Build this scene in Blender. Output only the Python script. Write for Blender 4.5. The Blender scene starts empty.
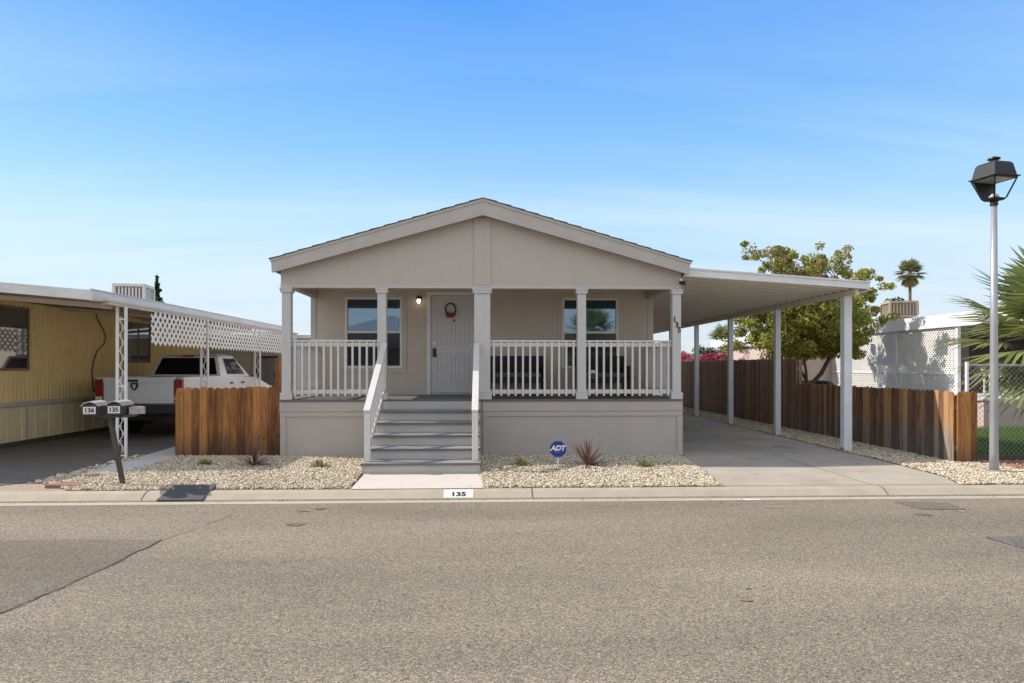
import bpy, bmesh, math, random
import numpy as np
from mathutils import Vector, Matrix, Euler
random.seed(7); np.random.seed(7)
R = math.radians
PI = math.pi
scene = bpy.context.scene
COL = scene.collection
OFF = {}

# ------------------------------------------------------------------ materials
MATS = {}
def newmat(name):
    m = bpy.data.materials.new(name); m.use_nodes = True
    nt = m.node_tree; b = nt.nodes['Principled BSDF']
    MATS[name] = m
    return m, nt, b
def nd(nt, t, **kw):
    n = nt.nodes.new(t)
    for k, v in kw.items(): setattr(n, k, v)
    return n
def c4(c): return (c[0], c[1], c[2], 1)
def simple(name, col, rough=.6, metal=0, var=.12, scale=6, bump=.0, bscale=60, spec=None, stretch=(1,1,1), dirt=None):
    """base colour with soft large and fine variation, optional bump"""
    m, nt, b = newmat(name)
    tc = nd(nt, 'ShaderNodeTexCoord'); mp = nd(nt, 'ShaderNodeMapping')
    mp.inputs['Scale'].default_value = stretch
    nt.links.new(tc.outputs['Object'], mp.inputs[0])
    n = nd(nt, 'ShaderNodeTexNoise'); n.inputs['Scale'].default_value = scale; n.inputs['Detail'].default_value = 6
    n.inputs['Roughness'].default_value = .65
    nt.links.new(mp.outputs[0], n.inputs['Vector'])
    cr = nd(nt, 'ShaderNodeValToRGB')
    cr.color_ramp.elements[0].position = .3; cr.color_ramp.elements[1].position = .7
    d = dirt or [x*(1-var) for x in col]
    cr.color_ramp.elements[0].color = c4(d)
    cr.color_ramp.elements[1].color = c4([min(1, x*(1+var*.5)) for x in col])
    nt.links.new(n.outputs['Fac'], cr.inputs[0]); nt.links.new(cr.outputs[0], b.inputs['Base Color'])
    b.inputs['Roughness'].default_value = rough; b.inputs['Metallic'].default_value = metal
    if spec is not None: b.inputs['Specular IOR Level'].default_value = spec
    if bump > 0:
        n2 = nd(nt, 'ShaderNodeTexNoise'); n2.inputs['Scale'].default_value = bscale; n2.inputs['Detail'].default_value = 4
        nt.links.new(mp.outputs[0], n2.inputs['Vector'])
        bp = nd(nt, 'ShaderNodeBump'); bp.inputs['Strength'].default_value = bump; bp.inputs['Distance'].default_value = .01
        nt.links.new(n2.outputs['Fac'], bp.inputs['Height']); nt.links.new(bp.outputs[0], b.inputs['Normal'])
    return m

def siding(name, col, pitch, axis, rough=.55, groove=.72, var=.06, width=.06):
    """painted panel siding: fine vertical grooves every pitch metres along one axis"""
    m, nt, b = newmat(name)
    tc = nd(nt, 'ShaderNodeTexCoord'); sp = nd(nt, 'ShaderNodeSeparateXYZ')
    nt.links.new(tc.outputs['Object'], sp.inputs[0])
    dv = nd(nt, 'ShaderNodeMath', operation='DIVIDE'); dv.inputs[1].default_value = pitch
    nt.links.new(sp.outputs[axis], dv.inputs[0])
    fr = nd(nt, 'ShaderNodeMath', operation='FRACT'); nt.links.new(dv.outputs[0], fr.inputs[0])
    lt = nd(nt, 'ShaderNodeMath', operation='LESS_THAN'); lt.inputs[1].default_value = width
    nt.links.new(fr.outputs[0], lt.inputs[0])
    n = nd(nt, 'ShaderNodeTexNoise'); n.inputs['Scale'].default_value = 3; n.inputs['Detail'].default_value = 8; n.inputs['Roughness'].default_value = .7
    mp = nd(nt, 'ShaderNodeMapping'); mp.inputs['Scale'].default_value = (1, 1, .35)
    nt.links.new(tc.outputs['Object'], mp.inputs[0]); nt.links.new(mp.outputs[0], n.inputs['Vector'])
    cr = nd(nt, 'ShaderNodeValToRGB'); cr.color_ramp.elements[0].position = .3; cr.color_ramp.elements[1].position = .7
    cr.color_ramp.elements[0].color = c4([x*(1-var) for x in col]); cr.color_ramp.elements[1].color = c4([x*(1+var*.4) for x in col])
    nt.links.new(n.outputs['Fac'], cr.inputs[0])
    mx = nd(nt, 'ShaderNodeMix', data_type='RGBA', blend_type='MULTIPLY')
    nt.links.new(lt.outputs[0], mx.inputs[0]); nt.links.new(cr.outputs[0], mx.inputs[6]); mx.inputs[7].default_value = (groove, groove, groove, 1)
    nt.links.new(mx.outputs[2], b.inputs['Base Color'])
    b.inputs['Roughness'].default_value = rough
    n2 = nd(nt, 'ShaderNodeTexNoise'); n2.inputs['Scale'].default_value = 40; n2.inputs['Detail'].default_value = 4
    nt.links.new(mp.outputs[0], n2.inputs['Vector'])
    ad = nd(nt, 'ShaderNodeMath', operation='SUBTRACT'); nt.links.new(n2.outputs['Fac'], ad.inputs[0]); nt.links.new(lt.outputs[0], ad.inputs[1])
    bp = nd(nt, 'ShaderNodeBump'); bp.inputs['Strength'].default_value = .18; bp.inputs['Distance'].default_value = .006
    nt.links.new(ad.outputs[0], bp.inputs['Height']); nt.links.new(bp.outputs[0], b.inputs['Normal'])
    return m

def wood(name, light, dark, grey, stain_h, stain_soft=.35, knots=True, isl=.30):
    """fence boards: each board its own tone, streaky grain, knots, grey weathering with a ragged upper edge"""
    m, nt, b = newmat(name)
    tc = nd(nt, 'ShaderNodeTexCoord'); geo = nd(nt, 'ShaderNodeNewGeometry')
    mp = nd(nt, 'ShaderNodeMapping'); mp.inputs['Scale'].default_value = (22, 22, 1.3)
    of = nd(nt, 'ShaderNodeVectorMath', operation='ADD')
    sc = nd(nt, 'ShaderNodeMath', operation='MULTIPLY'); sc.inputs[1].default_value = 37
    nt.links.new(geo.outputs['Random Per Island'], sc.inputs[0])
    nt.links.new(tc.outputs['Object'], of.inputs[0]); nt.links.new(sc.outputs[0], of.inputs[1])
    nt.links.new(of.outputs[0], mp.inputs[0])
    n = nd(nt, 'ShaderNodeTexNoise'); n.inputs['Scale'].default_value = 1.5; n.inputs['Detail'].default_value = 8; n.inputs['Roughness'].default_value = .65
    nt.links.new(mp.outputs[0], n.inputs['Vector'])
    mxf = nd(nt, 'ShaderNodeMath', operation='MULTIPLY_ADD'); mxf.inputs[1].default_value = isl; mxf.inputs[2].default_value = -isl*.55
    nt.links.new(geo.outputs['Random Per Island'], mxf.inputs[0])
    ad = nd(nt, 'ShaderNodeMath', operation='ADD'); nt.links.new(n.outputs['Fac'], ad.inputs[0]); nt.links.new(mxf.outputs[0], ad.inputs[1])
    cr = nd(nt, 'ShaderNodeValToRGB'); cr.color_ramp.elements[0].position = .3; cr.color_ramp.elements[1].position = .66
    cr.color_ramp.elements[0].color = c4(dark); cr.color_ramp.elements[1].color = c4(light)
    nt.links.new(ad.outputs[0], cr.inputs[0])
    # knots
    vo = nd(nt, 'ShaderNodeTexVoronoi'); vo.inputs['Scale'].default_value = 4.2
    mpk = nd(nt, 'ShaderNodeMapping'); mpk.inputs['Scale'].default_value = (1, 1, .8); nt.links.new(of.outputs[0], mpk.inputs[0]); nt.links.new(mpk.outputs[0], vo.inputs['Vector'])
    kt = nd(nt, 'ShaderNodeValToRGB'); kt.color_ramp.elements[0].position = .05; kt.color_ramp.elements[1].position = .13
    kt.color_ramp.elements[0].color = (.25, .22, .2, 1); kt.color_ramp.elements[1].color = (1, 1, 1, 1)
    nt.links.new(vo.outputs['Distance'], kt.inputs[0])
    mk = nd(nt, 'ShaderNodeMix', data_type='RGBA', blend_type='MULTIPLY'); mk.inputs[0].default_value = .9 if knots else 0
    nt.links.new(cr.outputs[0], mk.inputs[6]); nt.links.new(kt.outputs[0], mk.inputs[7])
    # weathering
    sp = nd(nt, 'ShaderNodeSeparateXYZ'); nt.links.new(tc.outputs['Object'], sp.inputs[0])
    n3 = nd(nt, 'ShaderNodeTexNoise'); n3.inputs['Scale'].default_value = 1.6; n3.inputs['Detail'].default_value = 5
    mp3 = nd(nt, 'ShaderNodeMapping'); mp3.inputs['Scale'].default_value = (2.2, 2.2, .5); nt.links.new(of.outputs[0], mp3.inputs[0]); nt.links.new(mp3.outputs[0], n3.inputs['Vector'])
    s1 = nd(nt, 'ShaderNodeMath', operation='MULTIPLY_ADD'); s1.inputs[1].default_value = 1.1; s1.inputs[2].default_value = stain_h - .55
    nt.links.new(n3.outputs['Fac'], s1.inputs[0])
    s2 = nd(nt, 'ShaderNodeMath', operation='SUBTRACT'); nt.links.new(s1.outputs[0], s2.inputs[0]); nt.links.new(sp.outputs[2], s2.inputs[1])
    s3 = nd(nt, 'ShaderNodeMath', operation='DIVIDE', use_clamp=True); s3.inputs[1].default_value = stain_soft; nt.links.new(s2.outputs[0], s3.inputs[0])
    s4 = nd(nt, 'ShaderNodeMath', operation='MULTIPLY'); s4.inputs[1].default_value = .85; nt.links.new(s3.outputs[0], s4.inputs[0])
    mg = nd(nt, 'ShaderNodeMix', data_type='RGBA'); nt.links.new(s4.outputs[0], mg.inputs[0])
    gr = nd(nt, 'ShaderNodeValToRGB'); gr.color_ramp.elements[0].position = .35; gr.color_ramp.elements[1].position = .7
    gr.color_ramp.elements[0].color = c4([x*.35 for x in grey]); gr.color_ramp.elements[1].color = c4(grey)
    nt.links.new(ad.outputs[0], gr.inputs[0])
    nt.links.new(mk.outputs[2], mg.inputs[6]); nt.links.new(gr.outputs[0], mg.inputs[7])
    nt.links.new(mg.outputs[2], b.inputs['Base Color']); b.inputs['Roughness'].default_value = .8
    bp = nd(nt, 'ShaderNodeBump'); bp.inputs['Strength'].default_value = .4; bp.inputs['Distance'].default_value = .006
    nt.links.new(n.outputs['Fac'], bp.inputs['Height']); nt.links.new(bp.outputs[0], b.inputs['Normal'])
    return m

def island(name, cols, rough=.8, spec=.3, translucent=0):
    """every loose piece (leaf, stone) takes its own colour from the list"""
    m, nt, b = newmat(name)
    geo = nd(nt, 'ShaderNodeNewGeometry'); cr = nd(nt, 'ShaderNodeValToRGB')
    e = cr.color_ramp.elements; n = len(cols)
    cr.color_ramp.interpolation = 'LINEAR'
    e[0].position = 0; e[0].color = c4(cols[0]); e[1].position = 1; e[1].color = c4(cols[-1])
    for i in range(1, n-1):
        k = e.new(i/(n-1)); k.color = c4(cols[i])
    nt.links.new(geo.outputs['Random Per Island'], cr.inputs[0]); nt.links.new(cr.outputs[0], b.inputs['Base Color'])
    b.inputs['Roughness'].default_value = rough; b.inputs['Specular IOR Level'].default_value = spec
    if translucent:
        tr = nd(nt, 'ShaderNodeBsdfTranslucent'); nt.links.new(cr.outputs[0], tr.inputs[0])
        ms = nd(nt, 'ShaderNodeMixShader'); ms.inputs[0].default_value = translucent
        nt.links.new(b.outputs[0], ms.inputs[1]); nt.links.new(tr.outputs[0], ms.inputs[2])
        nt.links.new(ms.outputs[0], nt.nodes['Material Output'].inputs[0])
    return m

def glass(name, col, ior, rough=.02):
    m, nt, b = newmat(name)
    b.inputs['Base Color'].default_value = c4(col); b.inputs['Roughness'].default_value = rough
    b.inputs['IOR'].default_value = ior
    tc = nd(nt, 'ShaderNodeTexCoord'); n = nd(nt, 'ShaderNodeTexNoise'); n.inputs['Scale'].default_value = 1.3
    nt.links.new(tc.outputs['Object'], n.inputs['Vector'])
    bp = nd(nt, 'ShaderNodeBump'); bp.inputs['Strength'].default_value = .06; bp.inputs['Distance'].default_value = .02
    nt.links.new(n.outputs['Fac'], bp.inputs['Height']); nt.links.new(bp.outputs[0], b.inputs['Normal'])
    return m

def asphalt(name, base, speck, scale=1.0, stains=.25):
    m, nt, b = newmat(name)
    tc = nd(nt, 'ShaderNodeTexCoord')
    big = nd(nt, 'ShaderNodeTexNoise'); big.inputs['Scale'].default_value = .35; big.inputs['Detail'].default_value = 7; big.inputs['Roughness'].default_value = .6
    mpb = nd(nt, 'ShaderNodeMapping'); mpb.inputs['Scale'].default_value = (.35, 1.5, 1)
    nt.links.new(tc.outputs['Object'], mpb.inputs[0]); nt.links.new(mpb.outputs[0], big.inputs['Vector'])
    cb = nd(nt, 'ShaderNodeValToRGB'); cb.color_ramp.elements[0].position = .3; cb.color_ramp.elements[1].position = .72
    cb.color_ramp.elements[0].color = c4([x*(1-stains) for x in base]); cb.color_ramp.elements[1].color = c4([x*(1+stains*.5) for x in base])
    nt.links.new(big.outputs['Fac'], cb.inputs[0])
    vo = nd(nt, 'ShaderNodeTexVoronoi'); vo.inputs['Scale'].default_value = 85*scale
    nt.links.new(tc.outputs['Object'], vo.inputs['Vector'])
    sp = nd(nt, 'ShaderNodeSeparateColor'); nt.links.new(vo.outputs['Color'], sp.inputs[0])
    cs = nd(nt, 'ShaderNodeValToRGB'); e = cs.color_ramp.elements
    e[0].position = 0; e[0].color = (.35, .35, .35, 1); e[1].position = 1; e[1].color = c4(speck)
    k = e.new(.25); k.color = (.8, .8, .8, 1); k = e.new(.75); k.color = (1.1, 1.08, 1.04, 1); 
    nt.links.new(sp.outputs[0], cs.inputs[0])
    mx = nd(nt, 'ShaderNodeMix', data_type='RGBA', blend_type='MULTIPLY'); mx.inputs[0].default_value = 1
    nt.links.new(cb.outputs[0], mx.inputs[6]); nt.links.new(cs.outputs[0], mx.inputs[7])
    # mid-scale mottling
    n2 = nd(nt, 'ShaderNodeTexNoise'); n2.inputs['Scale'].default_value = 24*scale; n2.inputs['Detail'].default_value = 6; n2.inputs['Roughness'].default_value = .8
    nt.links.new(tc.outputs['Object'], n2.inputs['Vector'])
    c2 = nd(nt, 'ShaderNodeValToRGB'); c2.color_ramp.elements[0].position = .3; c2.color_ramp.elements[1].position = .7
    c2.color_ramp.elements[0].color = (.84, .84, .84, 1); c2.color_ramp.elements[1].color = (1.1, 1.1, 1.1, 1)
    nt.links.new(n2.outputs['Fac'], c2.inputs[0])
    m2 = nd(nt, 'ShaderNodeMix', data_type='RGBA', blend_type='MULTIPLY'); m2.inputs[0].default_value = 1
    nt.links.new(mx.outputs[2], m2.inputs[6]); nt.links.new(c2.outputs[0], m2.inputs[7])
    nt.links.new(m2.outputs[2], b.inputs['Base Color']); b.inputs['Roughness'].default_value = .9; b.inputs['Specular IOR Level'].default_value = .25
    bp = nd(nt, 'ShaderNodeBump'); bp.inputs['Strength'].default_value = .6; bp.inputs['Distance'].default_value = .008
    nt.links.new(vo.outputs['Distance'], bp.inputs['Height']); nt.links.new(bp.outputs[0], b.inputs['Normal'])
    return m

M = MATS
TAUPE = (.50, .42, .34)
siding('gable_siding', (.51, .465, .425), .40, 0, groove=.88, width=.018)
siding('wall_siding', (.59, .525, .445), .40, 0, groove=.87, width=.018)
siding('side_siding', (.59, .525, .445), .40, 1, groove=.75, width=.018)
siding('skirt_siding', (.47, .43, .40), .60, 0, groove=.92, width=.012)
simple('trim_paint', (.54, .51, .485), .5, var=.07, scale=5, bump=.08)
simple('fascia_paint', (.50, .465, .44), .5, var=.08, scale=4, bump=.1, stretch=(1, 1, 1))
simple('post_paint', (.57, .56, .56), .5, var=.06, scale=9, bump=.1)
simple('rail_paint', (.68, .665, .65), .5, var=.08, scale=14, bump=.1)
simple('ceiling_paint', (.62, .54, .44), .7, var=.05, scale=3)
simple('deck_board', (.15, .145, .15), .6, var=.25, scale=7, bump=.2, stretch=(1, 8, 8))
simple('stair_riser', (.50, .48, .455), .6, var=.12, scale=6, bump=.15, stretch=(1, 6, 6))
simple('stair_tread', (.27, .27, .275), .6, var=.2, scale=8, bump=.2, stretch=(1, 8, 8))
simple('white_door', (.62, .61, .62), .4, var=.04, scale=4)
simple('white_vinyl', (.78, .78, .76), .4, var=.05, scale=8)
simple('shingle', (.07, .065, .06), .9, var=.5, scale=25, bump=.6, bscale=30)
simple('black_metal', (.018, .018, .02), .45, var=.2, scale=20)
simple('dark_bronze', (.012, .010, .011), .5, var=.25, scale=12, bump=.1)
simple('wicker', (.012, .010, .012), .6, var=.5, scale=60, bump=.6, bscale=80)
simple('cushion', (.12, .11, .11), .9, var=.2, scale=20)
simple('carport_white', (.80, .82, .86), .4, var=.05, scale=3, dirt=(.72, .73, .75))
simple('carport_pan', (.76, .72, .64), .5, var=.08, scale=2, stretch=(1, 4, 1))
simple('carport_post', (.74, .77, .83), .4, var=.06, scale=6, dirt=(.66, .68, .73))
simple('galvanized', (.42, .42, .43), .4, metal=.55, var=.18, scale=9)
simple('pole_paint', (.42, .43, .45), .35, metal=.4, var=.2, scale=5, stretch=(1, 1, .3))
simple('yellow_wall', (.92, .745, .38), .6, var=.10, scale=2.5, bump=.1, stretch=(1, 1, .4), dirt=(.82, .65, .31))
simple('yellow_skirting', (.90, .79, .52), .65, var=.15, scale=2.2, stretch=(1, 1, .5), dirt=(.74, .63, .39))
simple('brown_trim', (.24, .18, .14), .6, var=.2, scale=6)
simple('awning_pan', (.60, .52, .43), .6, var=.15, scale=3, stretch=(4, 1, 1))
simple('awning_fascia', (.76, .77, .79), .45, var=.12, scale=2, dirt=(.62, .62, .63), stretch=(1, .5, 4))
simple('lattice_white', (.86, .85, .83), .5, var=.08, scale=8)
simple('shed_wall', (.58, .56, .52), .7, var=.08, scale=2)
simple('grey_door', (.26, .27, .28), .6, var=.1, scale=3)
simple('cooler_white', (.55, .54, .52), .6, var=.15, scale=5)
simple('cooler_tan', (.40, .32, .22), .7, var=.2, scale=5)
simple('louver_dark', (.16, .13, .11), .7, var=.3, scale=9)
simple('roof_white', (.72, .72, .72), .6, var=.08, scale=1.2)
simple('stucco_white', (.66, .64, .63), .8, var=.06, scale=2, bump=.2)
simple('stucco_pink', (.56, .45, .42), .8, var=.08, scale=2, bump=.2)
simple('maroon_wall', (.045, .018, .022), .7, var=.3, scale=3)
simple('concrete', (.42, .37, .31), .85, var=.24, scale=.9, bump=.25, bscale=90)
simple('concrete_stain', (.34, .295, .245), .8, var=.25, scale=3, bump=.2, bscale=90)
simple('concrete_walk', (.58, .53, .48), .85, var=.07, scale=2.2, bump=.2, bscale=90)
simple('concrete_pale', (.58, .58, .57), .85, var=.12, scale=3, bump=.2)
simple('kerb_concrete', (.44, .375, .30), .85, var=.16, scale=2.6, bump=.3, bscale=70)
simple('gutter_concrete', (.45, .39, .315), .85, var=.14, scale=3, bump=.3, bscale=70, stretch=(.3, 3, 1))
simple('gravel_soil', (.30, .24, .165), .95, var=.35, scale=30, bump=.6, bscale=50)
simple('red_soil', (.30, .17, .12), .95, var=.4, scale=30, bump=.6)
simple('dry_ground', (.24, .19, .13), .95, var=.3, scale=1.2, bump=.4)
simple('sandy', (.36, .29, .22), .95, var=.25, scale=12, bump=.4)
simple('red_paver', (.30, .15, .11), .9, var=.2, scale=10, bump=.3)
simple('rubber', (.085, .085, .09), .85, var=.3, scale=30, bump=.4)
simple('white_marking', (.78, .77, .74), .6, var=.08, scale=20)
simple('black_marking', (.015, .015, .015), .6, var=.1)
simple('truck_paint', (.80, .83, .90), .22, var=.02, scale=2)
simple('truck_plastic', (.03, .03, .034), .5, var=.2, scale=10)
simple('chrome', (.55, .55, .56), .15, metal=1, var=.03)
simple('tyre', (.02, .02, .02), .85, var=.2, scale=20)
simple('tail_red', (.30, .012, .012), .15, var=.1, scale=10)
simple('headlight_white', (.8, .8, .8), .2, var=.02)
simple('mailbox_dark', (.055, .05, .05), .55, var=.3, scale=14)
simple('mailbox_lid', (.42, .40, .38), .6, var=.3, scale=10)
simple('old_post', (.10, .085, .07), .9, var=.4, scale=10, bump=.5, stretch=(1, 1, .2))
simple('red_paint', (.35, .05, .03), .5, var=.1)
simple('orange_paint', (.5, .22, .08), .6, var=.3, scale=20)
simple('sign_blue', (.006, .035, .26), .4, var=.03)
simple('sign_edge', (.12, .30, .62), .4, var=.03)
simple('sign_white', (.8, .8, .82), .5, var=.02)
simple('bark', (.11, .085, .065), .95, var=.35, scale=8, bump=.6, stretch=(1, 1, .4))
simple('palm_bark', (.17, .13, .095), .95, var=.4, scale=8, bump=.8, stretch=(1, 1, 3))
simple('wreath_red', (.42, .06, .035), .8, var=.35, scale=60, bump=.6)
simple('twig', (.035, .022, .016), .9, var=.3, scale=40, bump=.5)
simple('cable', (.03, .025, .02), .7)
simple('car_dark', (.02, .02, .024), .3)
wood('fence_new', (.50, .225, .065), (.16, .055, .018), (.15, .085, .05), .50, .5)
wood('fence_old', (.42, .25, .165), (.15, .085, .06), (.14, .11, .09), .25, .6)
wood('fence_mid', (.46, .25, .115), (.12, .06, .033), (.30, .265, .23), .66, .28, isl=.48)
island('gravel_stone', [(.62, .53, .40), (.44, .35, .23), (.74, .67, .55), (.55, .45, .31), (.26, .20, .14), (.68, .59, .46), (.48, .40, .29), (.78, .73, .63), (.36, .29, .21)], .85)
island('red_stone', [(.40, .20, .14), (.30, .14, .10), (.5, .34, .26), (.36, .2, .14)], .85)
island('tree_leaf', [(.12, .19, .04), (.38, .41, .08), (.62, .55, .14), (.22, .28, .06), (.54, .37, .12), (.10, .16, .04), (.55, .53, .11), (.30, .36, .07)], .5, .35, .58)
island('tree_leaf_dry', [(.44, .28, .15), (.28, .28, .09), (.52, .34, .18), (.19, .24, .08), (.46, .36, .15), (.15, .2, .07)], .6, .3, .4)
island('dark_leaf', [(.025, .045, .015), (.05, .08, .025), (.035, .06, .02), (.07, .095, .03)], .6, .3, .2)
island('far_leaf', [(.07, .10, .06), (.10, .13, .07), (.06, .085, .05)], .7, .3, .2)
island('palm_leaf', [(.20, .25, .07), (.32, .35, .12), (.14, .19, .06), (.44, .43, .20)], .42, .5, .35)
island('palm_leaf_far', [(.20, .23, .10), (.28, .29, .14), (.16, .2, .09)], .6, .3, .4)
island('palm_dry', [(.55, .40, .22), (.45, .34, .19), (.36, .30, .17)], .8, .2, .2)
island('bougainvillea', [(.42, .02, .10), (.55, .04, .16), (.30, .02, .07), (.62, .10, .22)], .6, .3, .35)
island('pale_bloom', [(.45, .38, .25), (.30, .32, .12), (.50, .25, .20), (.16, .2, .07)], .7, .3, .3)
island('cordyline', [(.14, .055, .05), (.24, .12, .10), (.09, .035, .04), (.36, .24, .19)], .4, .5, .2)
island('lime_tuft', [(.22, .25, .06), (.32, .32, .10), (.14, .18, .05)], .6, .3, .3)
island('grass_blade', [(.07, .17, .02), (.12, .24, .04), (.17, .27, .055), (.06, .14, .02)], .6, .3, .3)
glass('window_glass', (.02, .035, .05), 3.4)
MATS['window_glass'].node_tree.nodes['Principled BSDF'].inputs['Specular Tint'].default_value = (.55, .78, 1, 1)
glass('screen_glass', (.012, .014, .018), 1.55, .12)
glass('car_glass', (.006, .007, .009), 1.4, .08)
glass('old_glass', (.06, .06, .055), 3.2, .04)
asphalt('street_asphalt', (.275, .236, .190), (1.95, 1.86, 1.7), 1.4, .32)
asphalt('patch_asphalt', (.212, .182, .148), (1.5, 1.45, 1.35), 1.2)
asphalt('drive_asphalt', (.20, .188, .178), (1.6, 1.5, 1.4), 1.0, .35)
m, nt, b = newmat('lamp_glow'); b.inputs['Emission Color'].default_value = (1, .82, .55, 1); b.inputs['Emission Strength'].default_value = 1.3
m, nt, b = newmat('clear_lens'); b.inputs['Base Color'].default_value = (.75, .72, .66, 1); b.inputs['Roughness'].default_value = .25; b.inputs['Transmission Weight'].default_value = .5

# ------------------------------------------------------------------ mesh builder
class MB:
    def __init__(s): s.v = []; s.f = []
    def add(s, vs, fs, mat=None):
        o = len(s.v)
        s.v += [tuple(mat @ Vector(v)) if mat is not None else tuple(v) for v in vs]
        s.f += [tuple(i+o for i in f) for f in fs]; return s
    def box(s, x0, x1, y0, y1, z0, z1, mat=None):
        if x0 > x1: x0, x1 = x1, x0
        if y0 > y1: y0, y1 = y1, y0
        if z0 > z1: z0, z1 = z1, z0
        vs = [(x, y, z) for z in (z0, z1) for y in (y0, y1) for x in (x0, x1)]
        return s.add(vs, [(0, 2, 3, 1), (4, 5, 7, 6), (0, 1, 5, 4), (2, 6, 7, 3), (0, 4, 6, 2), (1, 3, 7, 5)], mat)
    def bar(s, a, b, w, h, up=(0, 0, 1)):
        a, b = Vector(a), Vector(b); d = (b-a).normalized(); up = Vector(up)
        sx = d.cross(up)
        if sx.length < 1e-5: sx = d.cross(Vector((1, 0, 0)))
        sx.normalize(); u = sx.cross(d).normalized()
        vs = [p+sx*(i*w/2)+u*(j*h/2) for p in (a, b) for i, j in ((-1, -1), (1, -1), (1, 1), (-1, 1))]
        return s.add(vs, [(3, 2, 1, 0), (4, 5, 6, 7), (0, 1, 5, 4), (1, 2, 6, 5), (2, 3, 7, 6), (3, 0, 4, 7)])
    def tube(s, pts, rad, n=8, cap=True):
        pts = [Vector(p) for p in pts]
        if not hasattr(rad, '__len__'): rad = [rad]*len(pts)
        rings = []; prev = None
        for i, p in enumerate(pts):
            d = (pts[min(i+1, len(pts)-1)] - pts[max(i-1, 0)]).normalized()
            if prev is None:
                a = Vector((1, 0, 0)) if abs(d.x) < .9 else Vector((0, 1, 0))
                e = d.cross(a).normalized()
            else:
                e = (prev - d*prev.dot(d)).normalized()
            prev = e; g = d.cross(e)
            rings.append([p + (e*math.cos(2*PI*k/n) + g*math.sin(2*PI*k/n))*rad[i] for k in range(n)])
        vs = [v for r in rings for v in r]; fs = []
        for i in range(len(rings)-1):
            for k in range(n):
                k2 = (k+1) % n
                fs.append((i*n+k, i*n+k2, (i+1)*n+k2, (i+1)*n+k))
        if cap:
            fs.append(tuple(range(n-1, -1, -1))); fs.append(tuple((len(rings)-1)*n+k for k in range(n)))
        return s.add(vs, fs)
    def prism(s, poly, d0, d1, axis='y', mat=None):
        """polygon of 2D points extruded along an axis; x: (y,z), y: (x,z), z: (x,y)"""
        def P(p, d):
            return {'x': (d, p[0], p[1]), 'y': (p[0], d, p[1]), 'z': (p[0], p[1], d)}[axis]
        n = len(poly)
        vs = [P(p, d0) for p in poly] + [P(p, d1) for p in poly]
        fs = [tuple(range(n)), tuple(range(2*n-1, n-1, -1))] + [(i, n+i, n+(i+1) % n, (i+1) % n) for i in range(n)]
        return s.add(vs, fs, mat)
    def loft(s, a, b, caps=True, mat=None):
        n = len(a); vs = list(a)+list(b)
        fs = [(i, (i+1) % n, n+(i+1) % n, n+i) for i in range(n)]
        if caps: fs += [tuple(range(n-1, -1, -1)), tuple(range(n, 2*n))]
        return s.add(vs, fs, mat)
    def quad(s, a, b, c, d): return s.add([a, b, c, d], [(0, 1, 2, 3)])
    def build(s, name, mat, parent=None, bevel=0, smooth=False, seg=2, fix=True):
        me = bpy.data.meshes.new(name)
        off = OFF.get(parent.name, Vector((0, 0, 0))) if parent is not None else Vector((0, 0, 0))
        me.from_pydata([tuple(Vector(v)-off) for v in s.v], [], s.f)
        if fix:
            bm = bmesh.new(); bm.from_mesh(me); bmesh.ops.recalc_face_normals(bm, faces=bm.faces); bm.to_mesh(me); bm.free()
        me.materials.append(M[mat] if isinstance(mat, str) else mat)
        if smooth: me.polygons.foreach_set('use_smooth', [True]*len(me.polygons))
        ob = bpy.data.objects.new(name, me); COL.objects.link(ob)
        if parent is not None: ob.parent = parent
        OFF[ob.name] = off
        if bevel:
            mo = ob.modifiers.new('bevel', 'BEVEL'); mo.width = bevel; mo.segments = seg; mo.limit_method = 'ANGLE'; mo.angle_limit = R(35)
        return ob

def tag(o, label=None, cat=None, group=None, kind=None):
    if label: o['label'] = label
    if cat: o['category'] = cat
    if group: o['group'] = group
    if kind: o['kind'] = kind
    return o
def thing(name, loc, label, cat, group=None, rz=0, local=False):
    o = bpy.data.objects.new(name, None); COL.objects.link(o); o.location = loc; o.rotation_euler = (0, 0, rz)
    o.empty_display_size = .2
    OFF[o.name] = Vector((0, 0, 0)) if local else Vector(loc)
    return tag(o, label, cat, group)
def kids(o): return [c for c in bpy.data.objects if c.parent == o]
def copy_tree(o, parent=None):
    c = o.copy(); COL.objects.link(c)
    if parent is not None: c.parent = parent
    for ch in kids(o): copy_tree(ch, c)
    return c
def mesh_np(name, V, F, mat, parent=None, nper=3):
    """big meshes from numpy arrays"""
    me = bpy.data.meshes.new(name)
    nv, nf = len(V), len(F)
    me.vertices.add(nv); me.vertices.foreach_set('co', V.astype(np.float32).ravel())
    me.loops.add(nf*nper); me.loops.foreach_set('vertex_index', F.astype(np.int32).ravel())
    me.polygons.add(nf); me.polygons.foreach_set('loop_start', np.arange(nf, dtype=np.int32)*nper)
    me.update(calc_edges=True); me.validate()
    me.materials.append(M[mat])
    ob = bpy.data.objects.new(name, me); COL.objects.link(ob)
    if parent is not None:
        ob.parent = parent
        off = OFF.get(parent.name, Vector((0, 0, 0))); OFF[ob.name] = off
        if off.length: me.transform(Matrix.Translation(-off))
    return ob
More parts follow.
